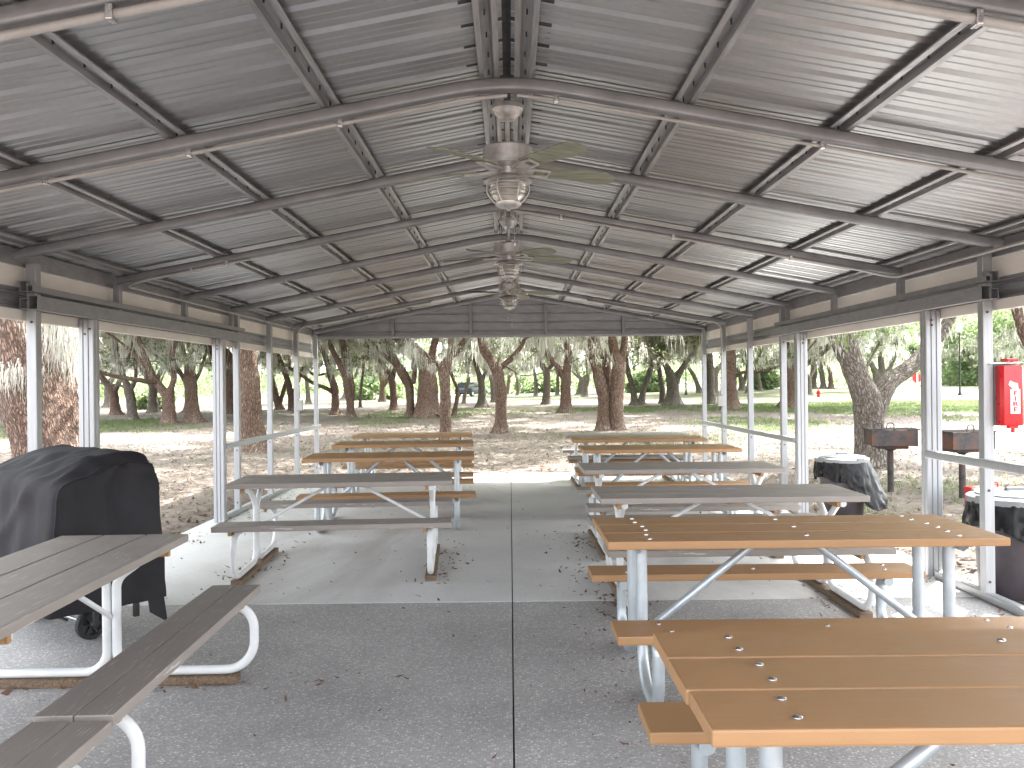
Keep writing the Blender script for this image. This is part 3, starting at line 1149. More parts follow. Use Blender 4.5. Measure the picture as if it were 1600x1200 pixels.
# ------------------------------------------------------------------ covered gas grill
def covered_grill():
    o = Vector((-2.60, 4.75, 0))
    ax, bx = Vector((0.6, 0.8, 0)), Vector((-0.8, 0.6, 0))
    g = thing('covered_grill', 'gas grill on wheels hidden under a black fabric cover', 'grill', o)
    Mx = Matrix(((ax.x, bx.x, 0, 0), (ax.y, bx.y, 0, 0), (0, 0, 1, 0), (0, 0, 0, 1)))
    sec = [(-0.02, 0.30), (-0.025, 0.5), (-0.02, 0.75), (-0.012, 0.93), (0.0, 0.995), (0.03, 1.03), (0.12, 1.07), (0.26, 1.12), (0.40, 1.155), (0.52, 1.165), (0.585, 1.15), (0.612, 1.09), (0.62, 0.95), (0.625, 0.6), (0.62, 0.30)]
    # resample the section finely
    def resample(pts, n):
        pts = [Vector((a, z, 0)) for a, z in pts]
        d = [0]
        for i in range(1, len(pts)):
            d.append(d[-1] + (pts[i] - pts[i - 1]).length)
        out = []
        for s in np.linspace(0, d[-1], n):
            i = max(1, next(k for k in range(1, len(d)) if d[k] >= s - 1e-9))
            t = (s - d[i - 1]) / (d[i] - d[i - 1])
            out.append(pts[i - 1].lerp(pts[i], t))
        return [(p.x, p.y) for p in out]
    n = 60
    sec = resample(sec, n)
    L = 1.15
    rows = []
    bs = list(np.concatenate([[0.0, 0.012, 0.03], np.linspace(0.06, L - 0.06, 56), [L - 0.03, L - 0.01, L]]))
    mb = MB()

    def fold(a, b, z):
        q = Vector((a * 3.2, b * 3.2, z * 1.4))
        f = mnoise.noise(q) * 0.016 + mnoise.noise(q * 2.7 + Vector((9, 1, 3))) * 0.009 + abs(mnoise.noise(q * 1.7 + Vector((2, 7, 1)))) * 0.022
        # vertical gathers that fade upward, and a slack diagonal crease
        f += 0.012 * max(0.0, 1.05 - z) * math.sin(b * 21 + 2.2 * mnoise.noise(Vector((b * 3, z * 2, 4))))
        f += 0.018 * math.exp(-((b * 0.9 + z - 1.25) / 0.05) ** 2) * (a < 0.3)
        return f

    for b_ in bs:
        row = []
        # hood is narrower than the side shelves: top drops toward both ends
        e = min(b_, L - b_)
        drop = 0.06 * (1 - float(sstep(0.02, 0.10, np.array(e))))
        for (a, z) in sec:
            zz = z
            if z > 0.86:
                zz = 0.86 + (z - 0.86) * max(0.05, 1 - drop / 0.30)
            c = 0.30
            ins = 0.012 * (1 - float(sstep(0.0, 0.02, np.array(e))))
            aa = a + (c - a) * ins / 0.3
            fl = 0.02 * (1 - min(1.0, zz / 0.7))
            f = fold(aa, b_, zz)
            s_ = -1 if a < c else 1
            wgt = 1.0 if z < 0.95 else 0.5
            aa += s_ * (f * wgt + fl)
            zz += (f * 0.9 if z >= 0.95 else 0)
            if z < 0.42:
                zz += 0.05 * mnoise.noise(Vector((b_ * 5, s_ * 3.0, 0))) - 0.05 * (b_ < 0.2)
            row.append(Mx @ Vector((aa, b_ + 0.012 * mnoise.noise(Vector((a * 6, z * 4, b_ * 3))), zz)))
        rows.append(row)
    mb.quad_grid(rows)
    # end curtains
    for (row, sg) in ((rows[0], -1), (rows[-1], 1)):
        half = n // 2
        m = 16
        grid = []
        for i in range(half):
            p, q = Vector(row[i]), Vector(row[n - 1 - i])
            line = []
            for k in range(m + 1):
                t = k / m
                v = p.lerp(q, t)
                zc_ = v.z
                amp = math.sin(PI * t)
                v = v + bx * sg * (0.040 * amp * mnoise.noise(Vector((t * 5.0, zc_ * 1.6, sg * 4))) + 0.02 * amp * (1 - zc_ / 1.1) + 0.03 * amp * math.exp(-((t - 0.62 - (1 - zc_) * 0.22) / 0.05) ** 2) * (1 - zc_) * 1.4 + 0.02 * amp * math.exp(-((t - 0.5 + (1 - zc_) * 0.1) / 0.04) ** 2) * (1 - zc_) + 0.05 * (t > 0.55) * float(sstep(0.55, 0.95, np.array(t))) * float(sstep(1.06, 0.97, np.array(zc_))) + 0.026 * amp * abs(mnoise.noise(Vector((t * 7, zc_ * 2.2, 3)))) + 0.012 * abs(mnoise.noise(Vector((t * 13, zc_ * 5, 8)))))
                line.append(v)
            grid.append(line)
        mb.quad_grid(grid)
    cov = mb.build('fabric_cover', M['cloth'], g, 70)
    # welted seam round the near end
    mb = MB()
    mb.tube([Vector(p) + bx * -0.004 for p in rows[0][8:-8]], 0.006, 6)
    mb.build('seam', M['cloth'], cov, 60)
    # hanging flap on the near end
    mb = MB()
    mb.quad_grid([[Mx @ Vector((0.52 + 0.02 * i, -0.02 - 0.015 * j, 0.36 - 0.06 * j - 0.015 * i)) for i in range(7)] for j in range(4)])
    mb.build('cover_flap', M['cloth'], cov)
    # cart
    mb = MB()
    for a in (0.32, 0.58):
        for b_ in (0.2, L - 0.14):
            mb.box(a - 0.015, a + 0.015, b_ - 0.015, b_ + 0.015, 0.10, 0.55, Mx)
    mb.box(0.30, 0.60, 0.36, L - 0.2, 0.14, 0.155, Mx)
    mb.box(0.10, 0.12, 0.12, L - 0.12, 0.19, 0.20, Mx)
    mb.box(0.02, 0.58, 0.10, L - 0.10, 0.31, 0.56, Mx)
    mb.build('cart', M['blackplastic'], g)
    mb = MB()
    mb.tube([Mx @ Vector((0.334, 0.26, 0.092)), Mx @ Vector((0.334, L - 0.08, 0.092))], 0.008, 8)
    mb.build('axle', M['galvtube'], g)
    for (a, b_) in ((0.334, 0.288), (0.334, L - 0.12)):
        c = Mx @ Vector((a, b_, 0.092))
        mw = Matrix.Translation(c) @ Vector((0.8, -0.6, 0)).to_track_quat('Z', 'Y').to_matrix().to_4x4()
        mb = MB()
        mb.lathe([(0.066, -0.024), (0.088, -0.022), (0.091, -0.012), (0.091, 0.012), (0.088, 0.022), (0.066, 0.024), (0.062, 0.012)], 36, mw, False)
        for k in range(36):
            an = k * PI / 18
            mk = mw @ Matrix.Rotation(an, 4, 'Z')
            mb.box(0.0895, 0.0925, -0.004, 0.004, -0.02, 0.02, mk)
        wl = mb.build('wheel', M['tyre'], g)
        mb = MB()
        mb.lathe([(0.010, 0.02), (0.022, 0.018), (0.022, -0.018), (0.010, -0.02)], 16, mw)
        for k in range(6):
            mk = mw @ Matrix.Rotation(k * PI / 3, 4, 'Z')
            mb.box(0.018, 0.066, -0.007, 0.007, 0.006, 0.014, mk)
        mb.lathe([(0.067, -0.016), (0.060, -0.016), (0.060, 0.016), (0.067, 0.016)], 32, mw, False)
        mb.lathe([(0.060, 0.001), (0.001, 0.001)], 32, mw, False)
        mb.build('hub', M['blackplastic'], wl)
    # meshes were built in world axes relative to the grill corner
    return g


covered_grill()

# ------------------------------------------------------------------ pedestal charcoal grills
def pedestal_grill(label, x, y, rz, handle2=True):
    gz = float(ground_z(x, y))
    g = thing('pedestal_grill', label, 'charcoal grill', (x, y, gz), rz, 'park grills on posts')
    ztop = 0.90
    w2, dp, h = 0.30, 0.24, 0.225
    mb = MB()
    # open box: folded sheet sides with thickness
    t = 0.006
    z0 = ztop - h
    mb.box(-w2, w2, -dp, -dp + t, z0, ztop)
    mb.box(-w2, w2, dp - t, dp, z0, ztop - 0.05)
    mb.box(-w2, -w2 + t, -dp + t, dp - t, z0, ztop)
    mb.box(w2 - t, w2, -dp + t, dp - t, z0, ztop)
    mb.box(-w2 + t, w2 - t, -dp + t, dp - t, z0, z0 + t)
    mb.bbox(-0.2, 0.2, -0.17, 0.17, z0 - 0.045, z0 - 0.001, 0.012)
    mb.build('firebox', M['rust'], g)
    mb = MB()
    mb.tube([(0, 0, -0.1), (0, 0, z0 - 0.044)], 0.042, 14)
    mb.lathe([(0.05, z0 - 0.075), (0.09, z0 - 0.048)], 14)
    mb.build('post', M['rust'], g, 40)
    mb = MB()
    zg = ztop + 0.006
    for k in range(15):
        yy = -dp + 0.02 + k * (2 * dp - 0.04) / 14
        mb.tube([(-w2 - 0.01, yy, zg), (w2 + 0.05, yy, zg)], 0.006, 6)
    for xx in (-w2 - 0.005, 0.0, w2 + 0.01):
        mb.box(xx - 0.012, xx + 0.012, -dp, dp, zg - 0.008, zg + 0.002)
    gr = mb.build('grate', M['rust'], g)
    for hx in ((-w2 + 0.02, -w2 + 0.18) if handle2 else (-0.12,)):
        mb = MB()
        mb.tube(fillet([(hx, -dp - 0.01, zg), (hx + 0.02, -dp - 0.015, zg + 0.09), (hx + 0.10, -dp - 0.015, zg + 0.095), (hx + 0.11, -dp - 0.01, zg)], [0, 0.035, 0.035, 0]), 0.008, 8)
        mb.build('handle', M['darksteel'], gr, 60)
    return g


pedestal_grill('rusty box grill on a post, beside the forked oak trunk', 5.36, 11.75, math.radians(-10))
pedestal_grill('rusty box grill on a post, half hidden by a shelter post', 6.02, 11.1, math.radians(8), False)

# ------------------------------------------------------------------ bins
def trash_can(label, x, y, body_mat, bag_flare, seed):
    c = thing('trash_can', label, 'trash can', (x, y, -0.02), 0, 'lidded bins with black bags')
    mb = MB()
    mb.lathe([(0.21, 0.0), (0.225, 0.02), (0.262, 0.60), (0.285, 0.61), (0.287, 0.645), (0.27, 0.65)], 40)
    mb.build('body', M[body_mat], c, 40)
    mb = MB()
    mb.lathe([(0.298, 0.628), (0.302, 0.632), (0.302, 0.668), (0.292, 0.676), (0.25, 0.682), (0.246, 0.694), (0.18, 0.706), (0.02, 0.712)], 40)
    for k in range(4):
        mk = Matrix.Rotation(k * PI / 2 + 0.35, 4, 'Z')
        mb.box(0.25, 0.306, -0.05, 0.05, 0.66, 0.688, mk)
    mb.box(-0.06, 0.06, -0.018, 0.018, 0.711, 0.732)
    mb.build('lid', M['lid'], c, 40)
    # bag: crumpled skirt folded over the rim
    mb = MB()
    n = 120
    rows = []
    for i, t in enumerate(np.linspace(0, 1, 26)):
        row = []
        for k in range(n):
            a = 2 * PI * k / n
            ln = 0.20 + 0.10 * mnoise.noise(Vector((math.cos(a) * 1.7, math.sin(a) * 1.7, seed))) + bag_flare * max(0.0, math.cos(a + 0.5)) ** 2 * 0.36
            z = 0.642 - t * ln
            q = Vector((math.cos(a) * 4.2, math.sin(a) * 4.2, z * 1.3 + seed))
            rr = 0.294 + 0.012 * t + abs(mnoise.noise(q)) * 0.055 * (0.15 + t) + abs(mnoise.noise(Vector((q.x * 2.0, q.y * 2.0, z * 9 + seed)))) * 0.034 * (0.3 + t)
            rr += bag_flare * max(0.0, math.cos(a + 0.4)) ** 2 * 0.17 * t
            rr -= 0.02 * t * t
            row.append((rr * math.cos(a), rr * math.sin(a), z))
        rows.append(row)
    mb.quad_grid(rows, True)
    mb.build('bin_bag', M['bag'], c, 80)
    return c


trash_can('bagged bin between two door posts, black bag hanging wide of its side', 3.88, 9.75, 'binbody', 1.0, 3.0)
trash_can('nearest trash can with grey lid, beside the fire box post', 3.70, 6.12, 'binbody', 0.15, 8.0).scale = (1.05, 1.05, 1.07)


def red_crate():
    x, y = 5.50, 9.60
    c = thing('red_crate', 'small red plastic crate with handle on the ground behind the nearest bin', 'crate', (x, y, float(ground_z(x, y))), math.radians(12))
    mb = MB()
    w2, d2, h = 0.17, 0.13, 0.33
    for (a, b_) in ((-w2, -d2), (w2, -d2), (-w2, d2), (w2, d2)):
        mb.box(a - 0.016, a + 0.016, b_ - 0.016, b_ + 0.016, 0, h)
    for z in (0.0, 0.08, 0.16, 0.24):
        for s in (-1, 1):
            mb.box(-w2 + 0.017, w2 - 0.017, s * d2 - 0.006, s * d2 + 0.006, z, z + 0.028)
            mb.box(s * w2 - 0.006, s * w2 + 0.006, -d2 + 0.017, d2 - 0.017, z, z + 0.028)
    for k in range(5):
        xx = -w2 + 0.06 + k * 0.055
        mb.box(xx - 0.006, xx + 0.006, -d2 - 0.003, -d2 + 0.003, 0.03, 0.24)
    mb.build('body', M['redplastic'], c)
    mb = MB()
    mb.bbox(-w2 - 0.025, w2 + 0.025, -d2 - 0.022, d2 + 0.022, h - 0.045, h + 0.02, 0.01)
    lid = mb.build('lid', M['redplastic'], c)
    mb = MB()
    mb.tube(fillet([(0.02, 0, h + 0.015), (0.02, 0, h + 0.07), (0.13, 0, h + 0.07), (0.13, 0, h + 0.015)], [0, 0.02, 0.02, 0]), 0.008, 8)
    mb.build('handle', M['redplastic'], lid, 60)


red_crate()

# ------------------------------------------------------------------ fire box
def fire_box():
    g = thing('fire_extinguisher_box', 'red fire extinguisher box with white FIRE strip on a shelter post', 'fire box', (3.475, 5.80, 1.235))
    w2 = 0.083
    mb = MB()
    mb.box(-w2 - 0.004, w2 + 0.004, 0.02, 0.115, 0.0, 0.43, b=0.004)
    mb.box(-w2 - 0.035, -w2 - 0.006, 0.03, 0.10, 0.01, 0.42, b=0.003)
    mb.build('back_box', M['greybracket'], g)
    mb = MB()
    prof = [(-w2, 0.015), (-w2, -0.035), (-w2 + 0.02, -0.055), (w2 - 0.02, -0.055), (w2, -0.035), (w2, 0.015)]
    rows = [[Vector((p[0], p[1], z)) for p in prof] for z in (0.002, 0.02, 0.405, 0.418)]
    rows[0] = [Vector((p.x * 0.94, p.y * 0.92, p.z)) for p in rows[0]]
    rows[3] = [Vector((p.x * 0.94, p.y * 0.92, p.z)) for p in rows[3]]
    mb.quad_grid(rows, True)
    mb.poly(list(reversed(rows[0])))
    mb.poly(rows[-1])
    cv = mb.build('cover', M['red'], g, 25)
    mb = MB()
    mb.poly([(-w2 - 0.045, 0.0, 0.433), (w2 - 0.01, -0.06, 0.438), (w2 - 0.01, 0.11, 0.447), (-w2 - 0.045, 0.11, 0.438)])
    mb.poly([(-w2 - 0.045, 0.0, 0.429), (-w2 - 0.045, 0.11, 0.434), (w2 - 0.01, 0.11, 0.443), (w2 - 0.01, -0.06, 0.434)])
    mb.poly([(-w2 - 0.045, 0.0, 0.429), (w2 - 0.01, -0.06, 0.434), (w2 - 0.01, -0.06, 0.438), (-w2 - 0.045, 0.0, 0.433)])
    mb.build('rain_plate', M['whitelabel'], g)
    mb = MB()
    mb.bbox(-0.005, 0.075, 0.0, 0.09, 0.446, 0.468, 0.008)
    mb.build('top_cap', M['red'], g)
    mb = MB()
    mb.box(-0.02, 0.045, -0.035, 0.0, -0.018, 0.001, b=0.004)
    mb.lathe([(0.012, -0.018), (0.012, -0.045), (0.006, -0.048)], 12, Matrix.Translation((0.016, -0.018, 0)))
    mb.build('latch', M['red'], g)
    # white strip and torn arrow sticker
    mb = MB()
    mb.box(-0.022, 0.046, -0.0575, -0.0553, 0.085, 0.255)
    lb = mb.build('fire_strip', M['whitelabel'], cv)
    mb = MB()
    mb.poly([(-0.035, -0.0562, 0.285), (0.0, -0.0562, 0.255), (0.034, -0.0562, 0.257), (0.030, -0.0562, 0.295), (0.005, -0.0562, 0.30), (-0.022, -0.0562, 0.315)])
    mb.build('torn_sticker', M['whitelabel'], cv)
    for ch, z in zip('FIRE', (0.212, 0.175, 0.138, 0.101)):
        cu = bpy.data.curves.new('letter', 'FONT')
        cu.body = ch
        cu.size = 0.052
        cu.extrude = 0.0006
        cu.offset = 0.0012
        cu.align_x = 'CENTER'
        tmp = bpy.data.objects.new('tmp', cu)
        COL.objects.link(tmp)
        me = bpy.data.meshes.new_from_object(tmp)
        bpy.data.objects.remove(tmp)
        me.materials.clear()
        me.materials.append(M['redtext'])
        me.transform(Matrix.Translation((0.012, -0.0588, z)) @ Matrix.Diagonal((1.15, 1, 0.82, 1)) @ Matrix.Rotation(PI / 2, 4, 'X'))
        link('letter', me, lb)


fire_box()

# ------------------------------------------------------------------ far street furniture and car
def hydrant():
    d = base_depth(1279, 621)
    p = P(1279, 621, d)
    s = 0.56 / 0.62
    h = thing('fire_hydrant', 'red fire hydrant standing on the sunny lawn', 'hydrant', (p.x, p.y, float(ground_z(p.x, p.y)) - 0.01))
    mb = MB()
    mb.lathe([(a * s, z * s) for a, z in [(0.16, 0), (0.16, 0.03), (0.105, 0.04), (0.1, 0.40), (0.135, 0.41), (0.135, 0.45), (0.11, 0.50), (0.06, 0.57), (0.03, 0.585), (0.03, 0.62)]], 20)
    mb.build('barrel', M['hydrant'], h, 40)
    for dv in ((-1, 0, 0), (1, 0, 0), (0, -1, 0)):
        mm = Matrix.Translation((0, 0, 0.33 * s)) @ Vector(dv).to_track_quat('Z', 'Y').to_matrix().to_4x4()
        mb = MB()
        mb.lathe([(0.055 * s, 0.08 * s), (0.055 * s, 0.15 * s), (0.065 * s, 0.155 * s), (0.065 * s, 0.18 * s), (0.03 * s, 0.19 * s)], 12, mm)
        mb.build('nozzle', M['hydrant'], h, 40)


hydrant()


def street_lamp(label, u, v, vt, scale=1.0):
    d = base_depth(u, v)
    p = P(u, v, d)
    top = P(u, vt, d).z
    gz = float(ground_z(p.x, p.y))
    hh = top - gz
    o = thing('street_lamp', label, 'street lamp', (p.x, p.y, gz - 0.02), 0, 'black lamp posts in the park')
    mb = MB()
    mb.lathe([(0.13, 0), (0.13, 0.12), (0.08, 0.2), (0.055, 0.5), (0.045, hh - 0.55), (0.06, hh - 0.5), (0.10, hh - 0.42)], 14)
    mb.build('pole', M['lampblack'], o, 40)
    mb = MB()
    mb.lathe([(0.10, hh - 0.419), (0.14, hh - 0.40), (0.22, hh - 0.10), (0.20, hh - 0.06)], 8)
    mb.build('lantern', M['lampglobe'], o)
    mb = MB()
    mb.lathe([(0.23, hh - 0.06), (0.14, hh + 0.02), (0.03, hh + 0.06), (0.015, hh + 0.12)], 8)
    mb.build('lantern_cap', M['lampglobe'], o)


street_lamp('tall black lamp post with white lantern seen between two shelter posts', 1500, 618, 509)
street_lamp('far black lamp post among trunks, its lantern lost in moss', 1072, 617, 530)


def stop_sign():
    d = base_depth(1433, 617)
    p = P(1433, 617, d)
    gz = float(ground_z(p.x, p.y))
    zc_ = P(1433, 590, d).z
    o = thing('road_sign', 'red octagonal road sign on a white post behind the leaning limb', 'road sign', (p.x, p.y, gz - 0.02), math.radians(8))
    mb = MB()
    r = 0.36
    zz = zc_ - gz
    pts = [(r * math.cos(PI / 8 + k * PI / 4), zz + r * math.sin(PI / 8 + k * PI / 4)) for k in range(8)]
    fr = [Vector((a, 0.006, z)) for a, z in pts]
    bk = [Vector((a, 0.012, z)) for a, z in pts]
    mb.quad_grid([fr, bk], True)
    mb.poly(fr)
    mb.poly(list(reversed(bk)))
    mb.build('sign_plate', M['red'], o)
    mb = MB()
    mb.box(-0.055, 0.055, -0.06, 0.0055, 0, zz + 0.28, b=0.01)
    mb.build('post', M['whitepaint'], o)


stop_sign()


def parked_car():
    d = 90.0
    p = P(737, 618, d)
    c = thing('parked_car', 'dark blue estate car parked far off between the trunks', 'car', (p.x, p.y, float(ground_z(p.x, p.y))), math.radians(62))
    L2, W2 = 2.2, 0.9
    def shell(secs, name, mat, parent, smooth=35):
        mb = MB()
        rows = []
        for (x, zb_, zt, w_) in secs:
            rows.append([(x, -w_, zb_), (x, -w_ * 1.0, (zb_ + zt) / 2), (x, -w_ * 0.93, zt), (x, w_ * 0.93, zt), (x, w_, (zb_ + zt) / 2), (x, w_, zb_)])
        mb.quad_grid(rows, True)
        mb.poly(list(reversed(rows[0])))
        mb.poly(rows[-1])
        return mb.build(name, mat, parent, smooth)
    body = shell([(-2.2, 0.42, 0.78, 0.78), (-2.05, 0.28, 0.92, 0.88), (-1.0, 0.25, 0.98, 0.9), (0.8, 0.25, 0.96, 0.9), (1.7, 0.27, 0.88, 0.88), (2.15, 0.32, 0.70, 0.78)], 'body', M['carpaint'], c)
    shell([(-2.0, 0.93, 0.98, 0.76), (-1.75, 0.93, 1.46, 0.70), (-0.2, 0.97, 1.52, 0.70), (0.35, 0.97, 1.44, 0.70), (1.0, 0.94, 0.97, 0.76)], 'windows', M['carglass'], body)
    mb = MB()
    mb.bbox(-1.75, 0.35, -0.68, 0.68, 1.485, 1.545, 0.03)
    mb.build('roof', M['carpaint'], body)
    for sx in (-1.3, 1.35):
        for sy in (-1, 1):
            mw = Matrix.Translation((sx, sy * 0.82, 0.33)) @ Matrix.Rotation(PI / 2, 4, 'X')
            mb = MB()
            mb.lathe([(0.2, -0.1), (0.31, -0.1), (0.33, -0.06), (0.33, 0.06), (0.31, 0.1), (0.2, 0.1)], 20, mw)
            wl = mb.build('wheel', M['tyre'], c, 40)
            mb = MB()
            mb.lathe([(0.19, -0.102), (0.19, 0.102)], 16, mw)
            mb.build('rim', M['bolt'], wl)
    for s in (-1, 1):
        mb = MB()
        mb.bbox(-2.19, -2.05, s * 0.62 - 0.14, s * 0.62 + 0.14, 0.68, 0.84, 0.02)
        mb.build('tail_lamp', M['red'], c)
        mb = MB()
        mb.bbox(2.03, 2.14, s * 0.6 - 0.16, s * 0.6 + 0.16, 0.60, 0.72, 0.02)
        mb.build('headlight', M['whitelabel'], c)


parked_car()

# ------------------------------------------------------------------ trees
def catmull(pts, k=5):
    out = []
    n = len(pts)
    for i in range(n - 1):
        p0, p1, p2, p3 = pts[max(i - 1, 0)], pts[i], pts[i + 1], pts[min(i + 2, n - 1)]
        for j in range(k):
            t = j / k
            out.append(0.5 * ((2 * p1) + (p2 - p0) * t + (2 * p0 - 5 * p1 + 4 * p2 - p3) * t * t + (3 * p1 - p0 - 3 * p2 + p3) * t ** 3))
    out.append(pts[-1])
    return out


class TreeMesh:
    def __init__(self):
        self.v, self.f, self.uv = [], [], []
        self.n = 0

    def limb(self, pts4, sides, flare=False, seed=0.0, rough=0.08, gz=0.0):
        """pts4: list of np arrays x, y, z, r"""
        P4 = catmull(pts4, 6)
        q0 = P4[0].copy()
        q0[3] = 0.001
        q0[:3] = q0[:3] - (P4[1][:3] - P4[0][:3]) * 0.05
        P4.insert(0, q0)
        t0 = Vector(P4[1][:3]) - Vector(P4[0][:3])
        t0.normalize()
        s = t0.cross(Vector((0, 1, 0)) if abs(t0.y) < 0.9 else Vector((1, 0, 0))).normalized()
        o = self.n
        vlen = 0.0
        ang = np.linspace(0, 2 * PI, sides + 1)
        for i, q in enumerate(P4):
            a = Vector(P4[max(i - 1, 0)][:3])
            b_ = Vector(P4[min(i + 1, len(P4) - 1)][:3])
            t = (b_ - a)
            t = t.normalized() if t.length > 1e-6 else Vector((0, 0, 1))
            s = (s - t * s.dot(t))
            s = s.normalized() if s.length > 1e-6 else t.orthogonal().normalized()
            m = t.cross(s)
            if i:
                vlen += (Vector(q[:3]) - Vector(P4[i - 1][:3])).length
            r = max(float(q[3]), 0.006)
            for k in range(sides + 1):
                an = ang[k] if k < sides else 0.0
                rr = r
                d = s * math.cos(an) + m * math.sin(an)
                rr *= 1 + rough * 1.6 * mnoise.noise(Vector((math.cos(an) * 1.3 + seed, math.sin(an) * 1.3, vlen / max(r, .05) * 0.35))) + rough * mnoise.noise(Vector((math.cos(an) * 3 + seed, math.sin(an) * 3, vlen / max(r, .05) * 0.9)))
                if flare:
                    hgt = float(q[2]) - gz
                    fl = math.exp(-max(hgt, 0) / (0.55 * r + 0.05))
                    lob = 0.55 + 0.45 * math.sin(an * 5 + seed * 3)
                    rr *= 1 + fl * (0.22 + 0.5 * lob)
                p = Vector(q[:3]) + d * rr
                self.v.append((p.x, p.y, p.z))
                self.uv.append((ang[k] * r * 1.0, vlen))
            self.n += sides + 1
        w_ = sides + 1
        for i in range(len(P4) - 1):
            for k in range(sides):
                self.f.append((o + i * w_ + k, o + i * w_ + k + 1, o + (i + 1) * w_ + k + 1, o + (i + 1) * w_ + k))
        return P4

    def build(self, mat, parent, loc):
        v = np.array(self.v) - np.array(loc)
        me = np_mesh('trunk', v, np.array(self.f), mat, True)
        ul = me.uv_layers.new(name='UVMap')
        li = np.empty(len(me.loops), dtype=np.int32)
        me.loops.foreach_get('vertex_index', li)
        uv = np.array(self.uv)[li]
        ul.data.foreach_set('uv', uv.astype(np.float32).ravel())
        return link('trunk', me, parent)


def leaves_mesh(name, centres, radii, per, size, mat, loc, flat=0.75):
    """leaf blades in clumps; centres (n,3)"""
    n = len(centres)
    idx = np.repeat(np.arange(n), per)
    d = rng.normal(size=(len(idx), 3))
    d /= np.linalg.norm(d, axis=1)[:, None]
    rad = rng.random(len(idx)) ** 0.45
    c = centres[idx] + d * rad[:, None] * radii[idx][:, None] * np.array([1, 1, flat])
    # leaf frame
    nrm = rng.normal(size=(len(idx), 3)) + np.array([0, 0, 0.6])
    nrm /= np.linalg.norm(nrm, axis=1)[:, None]
    tan = np.cross(nrm, rng.normal(size=(len(idx), 3)))
    tan /= np.linalg.norm(tan, axis=1)[:, None]
    bit = np.cross(nrm, tan)
    sz = size * (0.6 + 0.8 * rng.random(len(idx)))[:, None]
    a = c - tan * sz * 0.5
    b_ = c + bit * sz * 0.24 + nrm * sz * 0.04
    e = c + tan * sz * 0.5
    f = c - bit * sz * 0.24 + nrm * sz * 0.04
    v = np.stack([a, b_, e, f], 1).reshape(-1, 3) - np.array(loc)
    q = np.arange(len(v)).reshape(-1, 4)
    return np_mesh(name, v, q, mat)


def moss_mesh(anchors, lengths, per, spread, width, loc):
    """hanging tufts of thin ribbons: long in the middle of each tuft, short at its edge; anchors (n,3)"""
    n = len(anchors)
    idx = np.repeat(np.arange(n), per)
    m = len(idx)
    seg = 5 if width < 0.012 else 4
    sp = spread * (0.5 + 1.2 * rng.random(n))
    tz = rng.random(n) * PI
    off = rng.normal(size=(m, 2)) * np.array([1.0, 0.45])
    ct, st = np.cos(tz)[idx], np.sin(tz)[idx]
    base = anchors[idx].copy()
    base[:, 0] += (off[:, 0] * ct - off[:, 1] * st) * sp[idx]
    base[:, 1] += (off[:, 0] * st + off[:, 1] * ct) * sp[idx]
    base[:, 2] += rng.normal(size=m) * 0.06
    edge = np.exp(-0.5 * (off ** 2).sum(1))
    ln = lengths[idx] * (0.25 + 0.75 * edge) * (0.35 + 0.75 * rng.random(m))
    az = rng.random(m) * PI
    side = np.stack([np.cos(az), np.sin(az), np.zeros(m)], 1)
    lean = (rng.normal(size=(n, 2)) * 0.10)[idx] + rng.normal(size=(m, 2)) * 0.07
    cs = np.cumsum(rng.normal(size=(m, seg + 1, 2)) * 0.022, 1)
    wd = width * (0.4 + rng.random(m))
    wv = 0.5 + 0.9 * rng.random((m, seg + 1))
    V = []
    for k in range(seg + 1):
        t = k / seg
        p = base.copy()
        p[:, 0] += lean[:, 0] * t * ln + cs[:, k, 0] * ln
        p[:, 1] += lean[:, 1] * t * ln + cs[:, k, 1] * ln
        p[:, 2] -= t * ln
        w_ = wd * wv[:, k] * (1 - 0.8 * t ** 1.5)
        V.append(p - side * w_[:, None])
        V.append(p + side * w_[:, None])
    V = np.stack(V, 1)
    o = (np.arange(m) * 2 * (seg + 1))[:, None, None]
    q = np.array([[2 * k, 2 * k + 1, 2 * k + 3, 2 * k + 2] for k in range(seg)])[None]
    F = (q + o).reshape(-1, 4)
    return np_mesh('hanging_moss', V.reshape(-1, 3) - np.array(loc), F, M['moss'])


def lets_sun_through(c):
    """False for leaf clumps over the sunlit strips of the slab, where the photo has an open canopy"""
    g = c - SUN_NP * (c[:, 2] / SUN_NP[2])[:, None]
    a = (g[:, 0] > 2.0) & (g[:, 0] < 5.5) & (g[:, 1] > 5.4) & (g[:, 1] < 9.9)
    b_ = (np.abs(g[:, 0]) < 1.4) & (g[:, 1] > 13.0) & (g[:, 1] < 15.4)
    return ~((a | b_) & (rng.random(len(c)) < 0.9))


SUN_NP = np.array(SUN)
ROOF_CLEAR = 3.9


